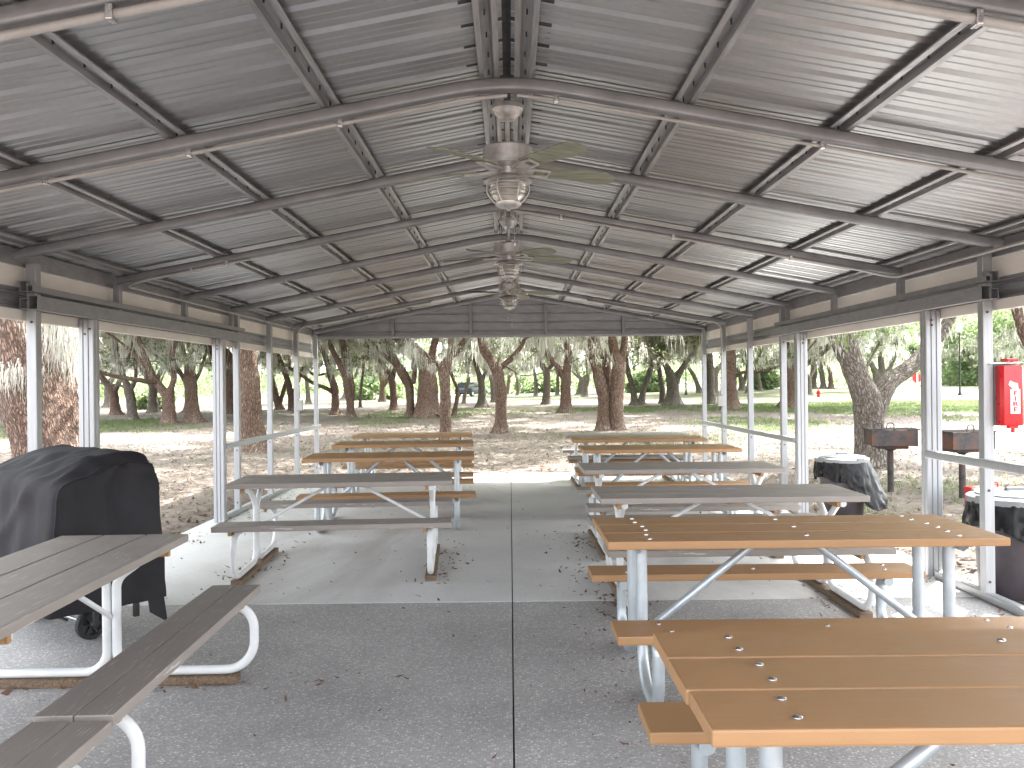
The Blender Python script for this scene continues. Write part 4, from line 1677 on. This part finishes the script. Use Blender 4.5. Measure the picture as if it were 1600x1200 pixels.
def make_tree(label, strokes, bark='barkred', crown=1.0, moss=1.0, moss_z=None, leaf=1.0, group='moss draped oaks', d=None, top=6.0, cr=None, twigs=1.0, extra=None):
    """strokes: list of pixel polylines [(u, v, width_px[, depth offset])...]; the first begins at the root"""
    u0, v0 = strokes[0][0][:2]
    d = d or base_depth(u0, v0)
    b0 = P(u0, v0, d)
    gz = float(ground_z(b0.x, b0.y))
    loc = (b0.x, b0.y, gz)
    t = thing('oak_tree', label, 'tree', loc, 0, group)
    tm = TreeMesh()
    near = d < 24
    tips = []
    limbs3 = []
    for si, st in enumerate(strokes):
        pts = []
        dn = 0.0
        for j, q in enumerate(st):
            do = q[3] if len(q) > 3 else 0.0
            p = P(q[0], q[1], d + do)
            r = q[2] / 2 * (d + do) / FPX
            pts.append(np.array([p.x, p.y, p.z, r]))
        if si == 0:
            pts[0][2] = gz - 0.08
        # carry the limb on above what the openings show
        p, q = pts[-1], pts[-2]
        dr = Vector((p - q)[:3]).normalized()
        cur = p.copy()
        zt = top + random.uniform(-0.8, 0.8)
        k = 0
        while cur[2] < zt and k < 7:
            k += 1
            dr = (dr + Vector((random.uniform(-.22, .22), random.uniform(-.30, .30), 0.16))).normalized()
            if dr.z < 0.15:
                dr.z = 0.15
                dr.normalize()
            stp = 0.9
            cur = np.array([cur[0] + dr.x * stp, cur[1] + dr.y * stp, cur[2] + dr.z * stp, max(cur[3] * 0.84, 0.02)])
            pts.append(cur.copy())
        P4 = tm.limb(pts, 18 if near else 12, si == 0 or (len(st[0]) > 4), seed=u0 * 0.37 + si, gz=gz, rough=0.10)
        limbs3.append(P4)
        tips.append(P4[-1])
    # side boughs from the upper limbs
    boughs = []
    nb = 7
    for k in range(nb):
        P4 = limbs3[k % len(limbs3)]
        hi = [q for q in P4 if q[2] > gz + 3.3 + 0.022 * d]
        if not hi:
            hi = P4[-3:]
        q = hi[random.randrange(len(hi))]
        a = 2 * PI * k / nb + random.uniform(-.5, .5)
        pts = []
        cur = np.array([q[0], q[1], q[2], q[3] * 0.5])
        dr = Vector((math.cos(a), math.sin(a), 0.55)).normalized()
        for j in range(6):
            pts.append(cur.copy())
            dr = (dr + Vector((random.uniform(-.2, .2), random.uniform(-.2, .2), random.uniform(-.16, .04)))).normalized()
            cur = np.array([cur[0] + dr.x * 0.8, cur[1] + dr.y * 0.8, cur[2] + dr.z * 0.8, cur[3] * 0.72])
        if any(abs(p[0]) < 4.0 and p[1] < 15.2 and p[2] < ROOF_CLEAR for p in pts):
            continue
        boughs.append(tm.limb(pts, 8, False, seed=k * 1.7, rough=0.06))
    # drooping twigs with leaf sprays in the band below the crown
    sprays, tw_anch = [], []
    ntw = int((22 if d > 40 else (13 if d > 14 else 8)) * twigs)
    src = [q for P4 in limbs3 + boughs for q in P4 if q[2] > gz + 2.5 and q[3] < 0.32 and q[2] < gz + 5.5]
    for k in range(ntw if src else 0):
        q = src[random.randrange(len(src))]
        a = random.uniform(0, 2 * PI)
        dr = Vector((math.cos(a), math.sin(a), random.uniform(-.1, .5))).normalized()
        cur = np.array([q[0], q[1], q[2], min(0.035, q[3] * 0.5)])
        pts = []
        stp = random.uniform(0.3, 0.62)
        for j in range(6):
            pts.append(cur.copy())
            dr = (dr + Vector((random.uniform(-.25, .25), random.uniform(-.25, .25), random.uniform(-.34, .02)))).normalized()
            cur = np.array([cur[0] + dr.x * stp, cur[1] + dr.y * stp, cur[2] + dr.z * stp, cur[3] * 0.7])
            if cur[2] < gz + 1.9:
                break
        if len(pts) < 3 or any(abs(p[0]) < 4.0 and p[1] < 15.2 and p[2] < ROOF_CLEAR for p in pts):
            continue
        Pt = tm.limb(pts, 5, False, seed=k * 0.7, rough=0.02)
        for q in Pt[6::4]:
            sprays.append(q[:3] + rng.normal(size=3) * 0.08)
            if random.random() < 0.75:
                tw_anch.append(q[:3].copy())
    tm.build(M[bark], t, loc)
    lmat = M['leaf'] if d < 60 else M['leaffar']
    # crown
    R = cr or (7.0 if d < 50 else 5.5)
    c0 = np.mean([np.array(x[:3]) for x in tips], 0)
    nc = int((200 if d < 50 else 110) * crown)
    ph = rng.random(nc) * 2 * PI
    rr = R * np.sqrt(rng.random(nc))
    zz = c0[2] + 1.0 + rng.normal(size=nc) * 0.8 + 1.2 * (1 - (rr / R) ** 2) - 1.3 * (rr / R) ** 3
    cc = np.stack([c0[0] + rr * np.cos(ph), c0[1] + rr * np.sin(ph), zz], 1)
    for bgh in boughs:
        for q in bgh[8::5]:
            cc = np.vstack([cc, q[:3] + rng.normal(size=3) * 0.25])
    rad = 0.5 + 0.5 * rng.random(len(cc))
    if sprays:
        cc = np.vstack([cc, np.array(sprays)])
        rad = np.concatenate([rad, 0.16 + 0.22 * rng.random(len(sprays))])
    ok = ~((np.abs(cc[:, 0]) < 4.6) & (cc[:, 1] < 15.6) & (cc[:, 2] < ROOF_CLEAR + 0.8)) & (cc[:, 2] > gz + np.where(rad > 0.45, max(3.7, 2.3 + 0.058 * d) if d < 62 else 3.0, 1.9))
    if d < 30:
        ok &= lets_sun_through(cc)
    cc, rad = cc[ok], rad[ok]
    size = 0.13 * leaf if d < 30 else (0.17 * leaf if d < 60 else 0.26 * leaf)
    big = rad > 0.45
    me1 = leaves_mesh('crown', cc[big], rad[big], 85 if d < 60 else 60, size * (1.55 if d < 45 else 1.1), lmat, loc)
    if (~big).any():
        import bmesh
        me2 = leaves_mesh('crown_tmp', cc[~big], rad[~big], 13, size * 0.8, lmat, loc)
        bmx = bmesh.new()
        bmx.from_mesh(me1)
        bmx.from_mesh(me2)
        bmx.to_mesh(me1)
        bmx.free()
        bpy.data.meshes.remove(me2)
    link('crown', me1, t)
    # moss
    anch = []
    for P4 in limbs3 + boughs:
        for q in P4[::2]:
            if q[2] > gz + 2.2 and q[3] < 0.34:
                anch.append(q[:3] - np.array([0, 0, q[3] * 0.7]))
    if moss > 0 and (anch or tw_anch):
        A = np.zeros((0, 3))
        if anch:
            anch = np.array(anch)
            pick = rng.choice(len(anch), size=int((80 if d < 24 else (46 if d < 40 else 62)) * moss) + 5)
            A = anch[pick] + rng.normal(size=(len(pick), 3)) * 0.10
        if tw_anch:
            A = np.vstack([A, np.array(tw_anch)])
        hi = cc[big]
        ex = rng.choice(len(hi), size=int((60 if d < 24 else 34) * moss))
        A = np.vstack([A, hi[ex] - np.array([0, 0, 0.4])])
        A = A[A[:, 2] < gz + 5.2]
        ok = ~((np.abs(A[:, 0]) < 4.2) & (A[:, 1] < 15.2))
        A = A[ok]
        if len(A):
            h = A[:, 2] - gz
            ln = np.clip(0.15 + rng.gamma(1.6, 0.40, len(A)), 0.15, 2.2)
            ln = np.minimum(ln, np.maximum(0.15, h - (moss_z or 1.5) - 1.3 * rng.random(len(A))))
            per = 44 if d < 24 else 30
            if extra is not None:
                A = np.vstack([A] + [np.array(P(u, v, d + o_))[None] for (u, v, o_, l_) in extra])
                ln = np.concatenate([ln, [l_ for (_u, _v, _o, l_) in extra]])
            link('hanging_moss', moss_mesh(A, ln, per, 0.17, 0.009 if d < 24 else (0.016 if d < 50 else 0.032), loc), t)
    return t


T = make_tree
# --- beyond the shelter's open left side
T('huge leaning oak trunk behind the covered grill, moss on its bark',
  [[(84, 800, 108), (78, 715, 100), (50, 610, 98), (22, 520, 92), (0, 440, 84), (-24, 340, 70)],
   [(92, 700, 66), (104, 640, 44, 0.3), (96, 560, 34, 0.6), (108, 490, 28, 0.9), (130, 400, 22, 1.3)]], moss=2.4, d=11.0, moss_z=1.4, crown=0.8, extra=[(70, 470, -.4, .6), (80, 480, -.4, .8), (92, 470, -.3, .8), (101, 480, -.3, .9), (110, 475, -.3, .8), (96, 505, -.4, .6), (106, 530, -.3, .5), (114, 490, 0, .9), (120, 480, 0.2, 1.0), (20, 574, -.7, 0.35), (10, 575, -.7, 0.4), (30, 582, -.7, 0.3), (84, 525, -.5, .4), (114, 565, -.1, 0.5)])
T('grey trunk small in the background, in front of far lawn, low bough reaching out',
  [[(207, 657, 17), (205, 630, 14), (201, 610, 14), (194, 592, 9), (186, 570, 8), (178, 520, 7)], [(202, 612, 9), (212, 590, 6), (210, 560, 5), (204, 530, 4)], [(200, 608, 6), (187, 602, 3.5), (170, 601, 3)]], bark='barkgrey')
T('reddish oak splitting low into two arching limbs',
  [[(264, 662, 21), (264, 640, 18), (264, 620, 18), (268, 604, 9), (272, 588, 9), (266, 570, 8), (272, 540, 8), (275, 530, 7)],
   [(262, 620, 16), (250, 604, 12), (240, 592, 12), (231, 570, 11), (222, 545, 8), (213, 518, 8)],
   [(246, 598, 8), (232, 596, 8, -.4), (205, 592, 7, -.8), (172, 586, 6, -1.2)],
   [(236, 580, 8), (222, 566, 8), (208, 552, 6), (190, 536, 4)]])
T('broken topped oak with a sunlit pale flank, beside a double arching oak',
  [[(304, 660, 26), (301, 640, 20), (298, 610, 19), (296, 580, 18), (299, 556, 9), (304, 536, 7)], [(291, 596, 8), (282, 584, 7), (270, 575, 5)], [(296, 578, 10), (291, 562, 7), (284, 540, 6)]])
T('straight stout oak trunk just past the corner rail',
  [[(396, 704, 46), (394, 680, 38), (392, 640, 36), (389, 600, 34), (386, 560, 31), (384, 510, 29), (384, 440, 28)]], moss=0.6, crown=0.9)
T('oak whose massive bough sweeps sideways under the header',
  [[(357, 647, 17), (358, 610, 18), (358, 575, 20), (352, 555, 20), (325, 543, 18, -.3), (300, 528, 17, -.6), (272, 512, 15, -.9), (240, 488, 12, -1.2)]], bark='barkred', moss=1.4)
T('thin twin stems leaning together behind the rail posts',
  [[(437, 640, 12), (431, 618, 11), (424, 590, 9), (418, 560, 7), (411, 535, 6)], [(436, 634, 7), (446, 600, 6), (452, 570, 5), (449, 545, 4)]])
T('leaning oak seen between two slim rail posts, limbs low',
  [[(457, 642, 11), (454, 618, 10), (450, 596, 9), (440, 570, 8), (432, 546, 7)], [(456, 620, 7), (466, 596, 6), (474, 575, 5), (492, 586, 4)]], moss=1.2)
T('far dark trunk low between the rail posts',
  [[(482, 631, 8), (481, 612, 7), (478, 590, 6), (470, 560, 5)]], bark='barkgrey')
# --- through the far opening
T('red oak leaning out beside the corner post, curved bare limb',
  [[(524, 648, 14), (524, 628, 12), (522, 604, 12), (514, 580, 9), (508, 556, 8), (502, 545, 8), (496, 536, 7)], [(519, 612, 8), (508, 606, 6, -.3), (492, 600, 6, -.6), (470, 586, 5, -1)]])
T('pale peeling trunk with several upright stems, left of thin pole tree',
  [[(549, 653, 13), (547, 630, 12), (544, 610, 13), (540, 588, 12), (528, 564, 9), (518, 544, 8), (510, 528, 8)],
   [(543, 600, 9), (541, 575, 7), (536, 550, 6), (532, 530, 5)], [(549, 640, 6), (552, 610, 6), (548, 585, 6), (542, 560, 5), (538, 536, 4)]], moss=1.2)
T('slender pole-like trunk standing alone in the clearing',
  [[(563, 637, 5.5), (563, 620, 4.5), (565, 600, 4.5), (568, 575, 4), (567, 555, 3.5)]], moss=0.4, bark='barkgrey', cr=3)
T('distant small oak with splayed dark limbs before bright hedge',
  [[(597, 628, 11), (597, 610, 8), (597, 594, 8), (590, 576, 4), (578, 566, 3)], [(599, 600, 7), (602, 580, 5), (596, 560, 4), (583, 548, 3)], [(600, 604, 5), (606, 592, 4), (612, 570, 3)]])
T('mid distance oak with a swept limb, next to the giant fused trunk',
  [[(615, 641, 13), (615, 618, 10), (612, 592, 11), (606, 580, 7), (596, 566, 6), (585, 556, 5)], [(613, 596, 8), (616, 574, 6), (610, 552, 5)]])
T('giant fused oak trunk in the middle, great limbs spreading',
  [[(666, 653, 34), (667, 630, 31), (668, 606, 30), (666, 582, 25), (660, 566, 17), (650, 546, 16), (634, 534, 13), (618, 526, 12)],
   [(641, 650, 13, .3, 1), (641, 625, 13, .3), (639, 603, 14, .3), (628, 582, 15, .2), (616, 562, 11), (605, 540, 9), (598, 528, 8)],
   [(678, 650, 16, -.2, 1), (678, 625, 15), (676, 600, 15), (673, 575, 14), (676, 550, 12), (680, 530, 11)],
   [(646, 598, 8), (648, 575, 8, .4), (645, 552, 7, .6), (640, 530, 6, .8)],
   [(622, 572, 7), (606, 560, 6, -.4), (592, 546, 5, -.6)],
   [(676, 580, 12), (694, 566, 11, .3), (712, 550, 11, .4), (726, 532, 9, .4)]], moss=2.2, crown=1.3)
T('slim moss draped oak just past the slab end',
  [[(697, 694, 19), (696, 660, 17), (696, 625, 17), (695, 596, 18), (693, 580, 17), (686, 570, 9), (676, 563, 7), (668, 556, 6)], [(696, 584, 12), (701, 570, 10), (703, 548, 8), (706, 528, 7)]], moss=2.6, moss_z=1.7)
T('thin curved trunk tucked behind the slim moss draped oak',
  [[(709, 649, 7), (713, 630, 7), (715, 610, 6), (708, 592, 5), (704, 575, 5)]], moss=0.6, cr=3)
T('far slanting trunk beside the dark blue car',
  [[(724, 631, 6), (727, 612, 6), (732, 594, 6), (731, 578, 5), (734, 560, 4)]], moss=1.4, bark='barkgrey')
T('grey based oak whose trunk hides the car tail',
  [[(754, 637, 17), (753, 615, 12), (752, 598, 11), (747, 580, 8), (741, 562, 7), (744, 545, 7), (746, 530, 6)], [(752, 600, 7), (757, 584, 5), (758, 570, 4)]], bark='barkgrey')
T('crooked mossy-forked oak beside the floor joint line',
  [[(782, 677, 21), (783, 650, 18), (783, 622, 17), (781, 594, 17), (775, 576, 17), (766, 562, 15), (756, 545, 15), (752, 524, 14)],
   [(778, 578, 11), (792, 566, 9, .2), (806, 552, 8, .4), (816, 538, 6, .5), (822, 522, 5, .6)], [(786, 570, 2.5), (800, 578, 2), (818, 587, 1.5)]], moss=1.0)
T('forked oak in mid distance, two limbs like a Y',
  [[(884, 645, 20), (884, 625, 17), (884, 600, 17), (886, 578, 14), (889, 555, 12), (885, 535, 11), (884, 520, 10)], [(881, 590, 11), (872, 574, 9), (860, 560, 9), (848, 540, 8), (840, 525, 7)]], moss=1.3)
T('tiny distant oak seen between the Y forked oak and the double trunk',
  [[(914, 620, 11), (914, 606, 9), (911, 594, 8), (900, 586, 4), (892, 578, 3)], [(916, 604, 7), (919, 588, 5), (917, 575, 4)]], bark='barkgrey')
T('big double trunk oak, its stems fused at the base',
  [[(943, 672, 22), (943, 645, 19), (943, 618, 19), (938, 600, 18), (932, 575, 16), (924, 552, 15), (915, 530, 14), (910, 515, 13)],
   [(962, 669, 26, .1, 1), (963, 645, 22), (963, 615, 22), (966, 590, 22), (967, 570, 21), (960, 548, 16), (956, 530, 14), (952, 516, 13)],
   [(948, 610, 16, .4), (948, 585, 17, .5), (946, 562, 15, .6), (936, 540, 13, .7), (926, 522, 10, .8)],
   [(968, 575, 13), (974, 550, 12), (976, 528, 10)]], moss=0.9, crown=1.2)
T('V shaped pair of grey stems in dappled shade',
  [[(992, 633, 13), (990, 615, 10), (986, 596, 9), (981, 580, 8), (978, 560, 7)], [(1001, 633, 12, 0, 1), (1005, 612, 9), (1012, 590, 9), (1018, 572, 8), (1022, 550, 6)]], bark='barkgrey', moss=1.8)
T('pale slim trunk close beside a stout mossy one',
  [[(1035, 631, 10), (1035, 610, 9), (1032, 590, 8), (1029, 570, 7)]], bark='barkgrey', moss=0.8)
T('stout grey oak curtained with heavy moss, right of centre',
  [[(1051, 633, 25), (1051, 612, 19), (1050, 594, 19), (1044, 578, 12), (1034, 562, 9), (1024, 548, 8)], [(1054, 596, 15), (1062, 582, 11), (1072, 566, 8), (1082, 552, 6)], [(1022, 552, 4), (1045, 537, 4), (1080, 535, 4), (1100, 528, 3)]], bark='barkgrey', moss=2.8, crown=1.2)
T('leaning dim trunk beside the moss curtain and the far lamp',
  [[(1094, 614, 9), (1088, 596, 7), (1080, 580, 6), (1071, 568, 5)]], bark='barkgrey', moss=1.2)
T('light barked trunk behind the outlet box post',
  [[(1111, 631, 15), (1110, 610, 13), (1110, 590, 13), (1109, 565, 12), (1106, 545, 11)]], bark='barkgrey', moss=1.8)
T('broad dark red trunk standing between slim wall posts',
  [[(1142, 639, 26), (1141, 618, 22), (1140, 596, 22), (1139, 570, 22), (1138, 545, 22), (1140, 530, 22)], [(1146, 590, 7), (1160, 582, 6, -.3), (1185, 580, 5, -.6), (1212, 574, 4, -.9)]], moss=2.0, crown=1.7, cr=8.5)
T('far low forked grey trunk behind the slim wall posts',
  [[(1160, 610, 11), (1159, 598, 9), (1156, 586, 7), (1150, 572, 6)], [(1161, 600, 7), (1166, 586, 6), (1168, 572, 5)]], bark='barkgrey')
T('far upright grey trunk behind the wall post, alone on lawn',
  [[(1178, 609, 10), (1178, 596, 8), (1178, 580, 8), (1176, 565, 7)]], bark='barkgrey', moss=1.2)
T('red oak hidden behind the ribbed door post, limbs showing',
  [[(1236, 637, 30), (1236, 615, 26), (1236, 590, 25), (1240, 570, 22), (1252, 550, 16), (1262, 520, 13), (1266, 500, 12)], [(1250, 575, 10), (1264, 566, 9), (1278, 557, 8), (1290, 548, 6)], [(1262, 556, 7), (1276, 546, 6), (1292, 540, 5)], [(1230, 575, 14), (1228, 550, 13), (1226, 520, 12)]], moss=2.2, crown=2.0, cr=9)
T('first of three distant grey trunks behind the hydrant',
  [[(1270, 607, 14), (1270, 598, 11), (1271, 586, 11), (1272, 574, 10)]], bark='barkgrey')
T('middle of three distant trunks behind the hydrant',
  [[(1286, 607, 9), (1286, 598, 8), (1284, 584, 8), (1282, 572, 7)]], bark='barkgrey')
T('reddish last of three distant trunks behind the hydrant',
  [[(1298, 607, 8), (1298, 596, 7), (1297, 582, 6), (1292, 572, 5)]])
T('near forked grey oak beside the rusty park grill',
  [[(1362, 730, 54), (1360, 700, 45), (1359, 665, 45), (1357, 635, 48), (1346, 604, 38), (1332, 570, 37), (1318, 535, 38), (1308, 505, 38), (1296, 470, 36), (1282, 420, 32)],
   [(1362, 668, 30, .0), (1370, 632, 33, .05), (1384, 604, 29, .2), (1402, 588, 26, .4), (1425, 572, 24, .6), (1450, 545, 22, .8), (1478, 508, 18, 1.0), (1500, 460, 14, 1.2)]], bark='barkgrey', moss=2.4, moss_z=2.2, crown=2.0, cr=9)
T('far multi stemmed oak framed by the near fork',
  [[(1376, 606, 26), (1374, 596, 20), (1367, 580, 10), (1360, 566, 8)], [(1377, 598, 16), (1378, 578, 11), (1376, 560, 9)], [(1380, 598, 14), (1388, 580, 9), (1394, 566, 7)]], bark='barkgrey')
T('far pale oak cluster left of the white lantern lamp',
  [[(1482, 602, 16), (1480, 590, 12), (1474, 575, 9), (1470, 560, 7)], [(1486, 596, 11), (1490, 580, 9), (1490, 562, 7)]], bark='barkgrey', leaf=1.2)
T('far oak behind the lamp with bluish foliage around it',
  [[(1512, 603, 16), (1512, 590, 12), (1513, 575, 10), (1512, 560, 9)]], bark='barkgrey', leaf=1.3, crown=1.6, cr=6)
T('red limbed oak leaning in at the picture edge above the fire box',
  [[(1690, 760, 44), (1660, 650, 34), (1625, 570, 22), (1600, 520, 17), (1588, 480, 15), (1578, 445, 14), (1560, 380, 12)]], d=13.5, moss=1.4, moss_z=2.4, crown=1.4, cr=8)
T('slim far trunk alone in the bright gap past the floor joint',
  [[(837, 619, 7), (837, 605, 6), (836, 590, 5), (834, 575, 4)]], bark='barkgrey', moss=1.0)
T('short far trunk just right of the crooked oak',
  [[(809, 618, 6), (809, 606, 5), (808, 594, 4), (806, 580, 4)]], bark='barkgrey', moss=0.8)

# more of the grove, deep in the background
used = [207, 264, 304, 396, 358, 437, 457, 482, 524, 549, 563, 597, 615, 641, 666, 697, 724, 741, 754, 782, 809, 837, 884, 914, 943, 962, 992, 1001, 1035, 1051, 1072, 1094, 1142, 1236, 1279, 1376, 1433, 1500]
rs = random.Random(5)
placed = 0
while placed < 30:
    u = rs.uniform(-30, 1640)
    dd = rs.uniform(46, 100)
    if min(abs(u - k) for k in used) < 9:
        continue
    if 905 < u < 930 or (u > 1380 and dd < 70):
        continue
    used.append(u)
    placed += 1
    hz_ = VV - 0.0105 * (u - VU)
    xx = (u - VU) / FPX * dd
    gz_ = float(ground_z(xx, dd))
    sc_ = FPX / dd
    vb = hz_ + (H - gz_) * sc_
    wd = rs.uniform(0.28, 0.52) * sc_
    fk = rs.uniform(1.0, 2.2)
    lean = rs.uniform(-.5, .5)
    st0 = [(u, vb, wd * 1.2), (u + lean * .3 * sc_, vb - fk * .5 * sc_, wd), (u + lean * .6 * sc_, vb - fk * sc_, wd * .95)]
    s1 = rs.choice((-1, 1))
    l1 = st0 + [(u + (lean + .5 * s1) * sc_, vb - (fk + .8) * sc_, wd * .62), (u + (lean + 1.1 * s1) * sc_, vb - (fk + 1.9) * sc_, wd * .5)]
    l2 = [(u + lean * .6 * sc_, vb - (fk - .1) * sc_, wd * .7), (u + (lean - .5 * s1) * sc_, vb - (fk + .7) * sc_, wd * .55), (u + (lean - .9 * s1) * sc_, vb - (fk + 1.8) * sc_, wd * .45)]
    T('distant moss hung oak deep in the grove', [l1, l2], bark=rs.choice(('barkred', 'barkgrey', 'barkgrey')), d=dd, group='distant grove oaks', moss=1.2)

# far-off wood closing the view
def wood():
    n = 3000
    x = rng.uniform(-150, 150, n)
    y = rng.uniform(98, 150, n) - 0.0009 * x * x
    low = rng.random(n) < 0.5
    z = np.where(low, rng.uniform(0.3, 3.0, n), rng.uniform(2.0, 14, n))
    # ragged top with gaps
    topn = np.array([9.5 + 4.5 * mnoise.noise(Vector((a * 0.06, 0, 2.0))) for a in x])
    keep = z < topn
    c = np.stack([x, y, ground_z(x, y) + z], 1)[keep]
    r = rng.uniform(1.0, 2.2, len(c))
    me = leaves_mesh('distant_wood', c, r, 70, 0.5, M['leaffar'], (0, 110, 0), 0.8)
    o = link('distant_wood', me, None, (0, 110, 0))
    tag(o, 'pale green wood closing the view beyond the oaks', 'woodland', None, 'stuff')


wood()


def shrub(label, u, v, wpx, hpx, n=40, mat='leaffar'):
    d = base_depth(u, v)
    p = P(u, v, d)
    gz = float(ground_z(p.x, p.y))
    w2, hh = wpx / 2 * d / FPX, hpx * d / FPX
    o = thing('shrub', label, 'shrub', (p.x, p.y, gz), 0, 'shrubs at the edge of the lawn')
    a = rng.random(n) * 2 * PI
    rr = np.sqrt(rng.random(n)) * w2
    c = np.stack([p.x + rr * np.cos(a), p.y + rr * 0.7 * np.sin(a), gz + 0.15 + rng.random(n) * hh * (1 - 0.5 * (rr / w2))], 1)
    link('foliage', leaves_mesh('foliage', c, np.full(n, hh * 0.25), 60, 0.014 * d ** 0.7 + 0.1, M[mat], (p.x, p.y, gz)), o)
    mb = MB()
    for k in range(5):
        an = k * 1.3
        mb.tube([(0, 0, -0.05), (math.cos(an) * w2 * 0.3, math.sin(an) * w2 * 0.3, hh * 0.6)], [0.03, 0.012], 6)
    mb.build('stem', M['barkgrey'], o)


shrub('bright shrub mass behind the low split oak', 240, 640, 60, 26)
shrub('sunny shrubs behind the slender pole-like trunk', 585, 625, 90, 40)
shrub('yellow green bush in the gap right of the crooked oak', 838, 614, 70, 36)
shrub('bush behind the V shaped grey stems', 1010, 613, 60, 34)
shrub('bright green bush behind the slim wall posts', 1195, 609, 40, 40)
shrub('blue green shrub wall behind the white lantern lamp', 1545, 603, 130, 70, 80)

# ------------------------------------------------------------------ ground cover
def ground_at(x, y):
    """z of the ground sheet by bilinear lookup"""
    i = np.clip(np.searchsorted(gx, x) - 1, 0, len(gx) - 2)
    j = np.clip(np.searchsorted(gy, y) - 1, 0, len(gy) - 2)
    fx = (x - gx[i]) / (gx[i + 1] - gx[i])
    fy = (y - gy[j]) / (gy[j + 1] - gy[j])
    def L_(A):
        return (A[j, i] * (1 - fx) + A[j, i + 1] * fx) * (1 - fy) + (A[j + 1, i] * (1 - fx) + A[j + 1, i + 1] * fx) * fy
    return L_(Z), L_(GA)


def grass():
    n = 90000
    d = 5 + 43 * rng.random(n) ** 0.9
    x = (rng.random(n) * 2 - 1) * d * 0.66
    y = d
    out = (np.abs(x) > 3.6) | (y > 14.6)
    x, y = x[out], y[out]
    z, g = ground_at(x, y)
    keep = rng.random(len(x)) < np.clip((g - 0.30) * 2.2, 0.015, 1)
    x, y, z = x[keep], y[keep], z[keep]
    n = len(x)
    per = 4
    x, y, z = [np.repeat(a, per) for a in (x, y, z)]
    m = len(x)
    sc = np.clip(y / 16, 0.7, 2.2)
    x = x + rng.normal(size=m) * 0.03 * sc
    y = y + rng.normal(size=m) * 0.03 * sc
    h = (0.03 + 0.06 * rng.random(m)) * (0.8 + 0.25 * sc)
    a = rng.random(m) * PI
    wd = 0.005 * sc * 1.5
    dx, dy = np.cos(a) * wd, np.sin(a) * wd
    lx, ly = rng.normal(size=m) * 0.03 * sc, rng.normal(size=m) * 0.03 * sc
    v = np.stack([np.stack([x - dx, y - dy, z - 0.01], 1), np.stack([x + dx, y + dy, z - 0.01], 1), np.stack([x + lx, y + ly, z + h], 1)], 1).reshape(-1, 3)
    me = np_mesh('grass', v - np.array((0, 20, 0)), np.arange(len(v)).reshape(-1, 3), M['grass'])
    tag(link('grass', me, None, (0, 20, 0)), 'thin patchy grass growing through the leaf litter', 'grass', None, 'stuff')


grass()


def flat_leaves(x, y, z, size, name, mat, loc, curl=0.25):
    m = len(x)
    a = rng.random(m) * 2 * PI
    sz = size * (0.5 + rng.random(m))
    t = np.stack([np.cos(a), np.sin(a), rng.normal(size=m) * curl], 1)
    b_ = np.stack([-np.sin(a), np.cos(a), rng.normal(size=m) * curl], 1)
    c = np.stack([x, y, z + 0.25 * sz], 1)
    up = np.array([0, 0, 1.0])
    l = sz[:, None]
    v = np.stack([c - t * l * 0.5, c + b_ * l * 0.2 - up * l * 0.12, c + t * l * 0.5, c - b_ * l * 0.2 - up * l * 0.12], 1)
    q = np.arange(m * 4).reshape(-1, 4)
    F = np.concatenate([q[:, [0, 1, 2]], q[:, [0, 2, 3]]])
    v = v.reshape(-1, 3)
    return link(name, np_mesh(name, v - np.array(loc), F, mat), None, loc)


n = 42000
d = 5 + 30 * rng.random(n) ** 1.3
x = (rng.random(n) * 2 - 1) * d * 0.66
y = d
out = (np.abs(x) > 3.58) | (y > 14.5)
x, y = x[out], y[out]
z, g = ground_at(x, y)
o = flat_leaves(x, y, np.maximum(z, -0.1) + 0.004, 0.075, 'leaf_litter', M['litterleaf'], (0, 15, 0))
tag(o, 'dry brown oak leaves strewn over the ground', 'leaf litter', None, 'stuff')

# drift of leaves along the slab edges, on the floor, and by the skids
lx, ly, lsz = [], [], []
for k in range(330):
    ly.append(random.uniform(1.2, 14.2))
    lx.append(random.uniform(-3.3, 3.3))
for k in range(160):
    ly.append(random.uniform(2.6, 8.6))
    lx.append(random.gauss(0.55, 0.16))
for (cx, cy, ex, ey, cnt) in ((-0.60, 7.2, 0.05, 0.6, 50), (-2.2, 7.2, 0.06, 0.6, 45), (0.75, 6.1, 0.06, 0.6, 60), (2.35, 6.1, 0.06, 0.6, 45), (-1.9, 4.36, 0.6, 0.05, 40), (0.75, 7.96, 0.06, .6, 40), (3.15, 6.5, 0.1, 2.2, 90), (-3.2, 10.5, 0.12, 2.5, 90), (2.9, 10.0, 0.3, 2.5, 60)):
    for k in range(int(cnt * 1.5)):
        lx.append(cx + random.gauss(0, ex + 0.05))
        ly.append(cy + random.gauss(0, ey + 0.03) * 0.8)
lx, ly = np.array(lx), np.array(ly)
lsz = np.where(np.arange(len(lx)) < 490, 0.028, 0.042)
ok = (np.abs(lx) < 3.5)
o = flat_leaves(lx[ok], ly[ok], np.where(ly[ok] > 5.97, 0.005, 0.002), lsz[ok], 'fallen_leaves', M['deadleaf'], (0, 7, 0), 0.35)
tag(o, 'small dry leaves scattered over the shelter floor', 'fallen leaves', None, 'stuff')
# twigs
o = None

# ------------------------------------------------------------------ render look
S.view_settings.view_transform = 'Standard'
S.view_settings.look = 'None'
S.view_settings.gamma = 1.0
S.view_settings.use_curve_mapping = False
S.view_settings.exposure = 3.45
S.cycles.use_denoising = True
S.cycles.max_bounces = 10
S.cycles.diffuse_bounces = 5
S.cycles.glossy_bounces = 4
S.cycles.transmission_bounces = 4
S.cycles.sample_clamp_indirect = 8.0
S.cycles.caustics_reflective = False
S.cycles.caustics_refractive = False
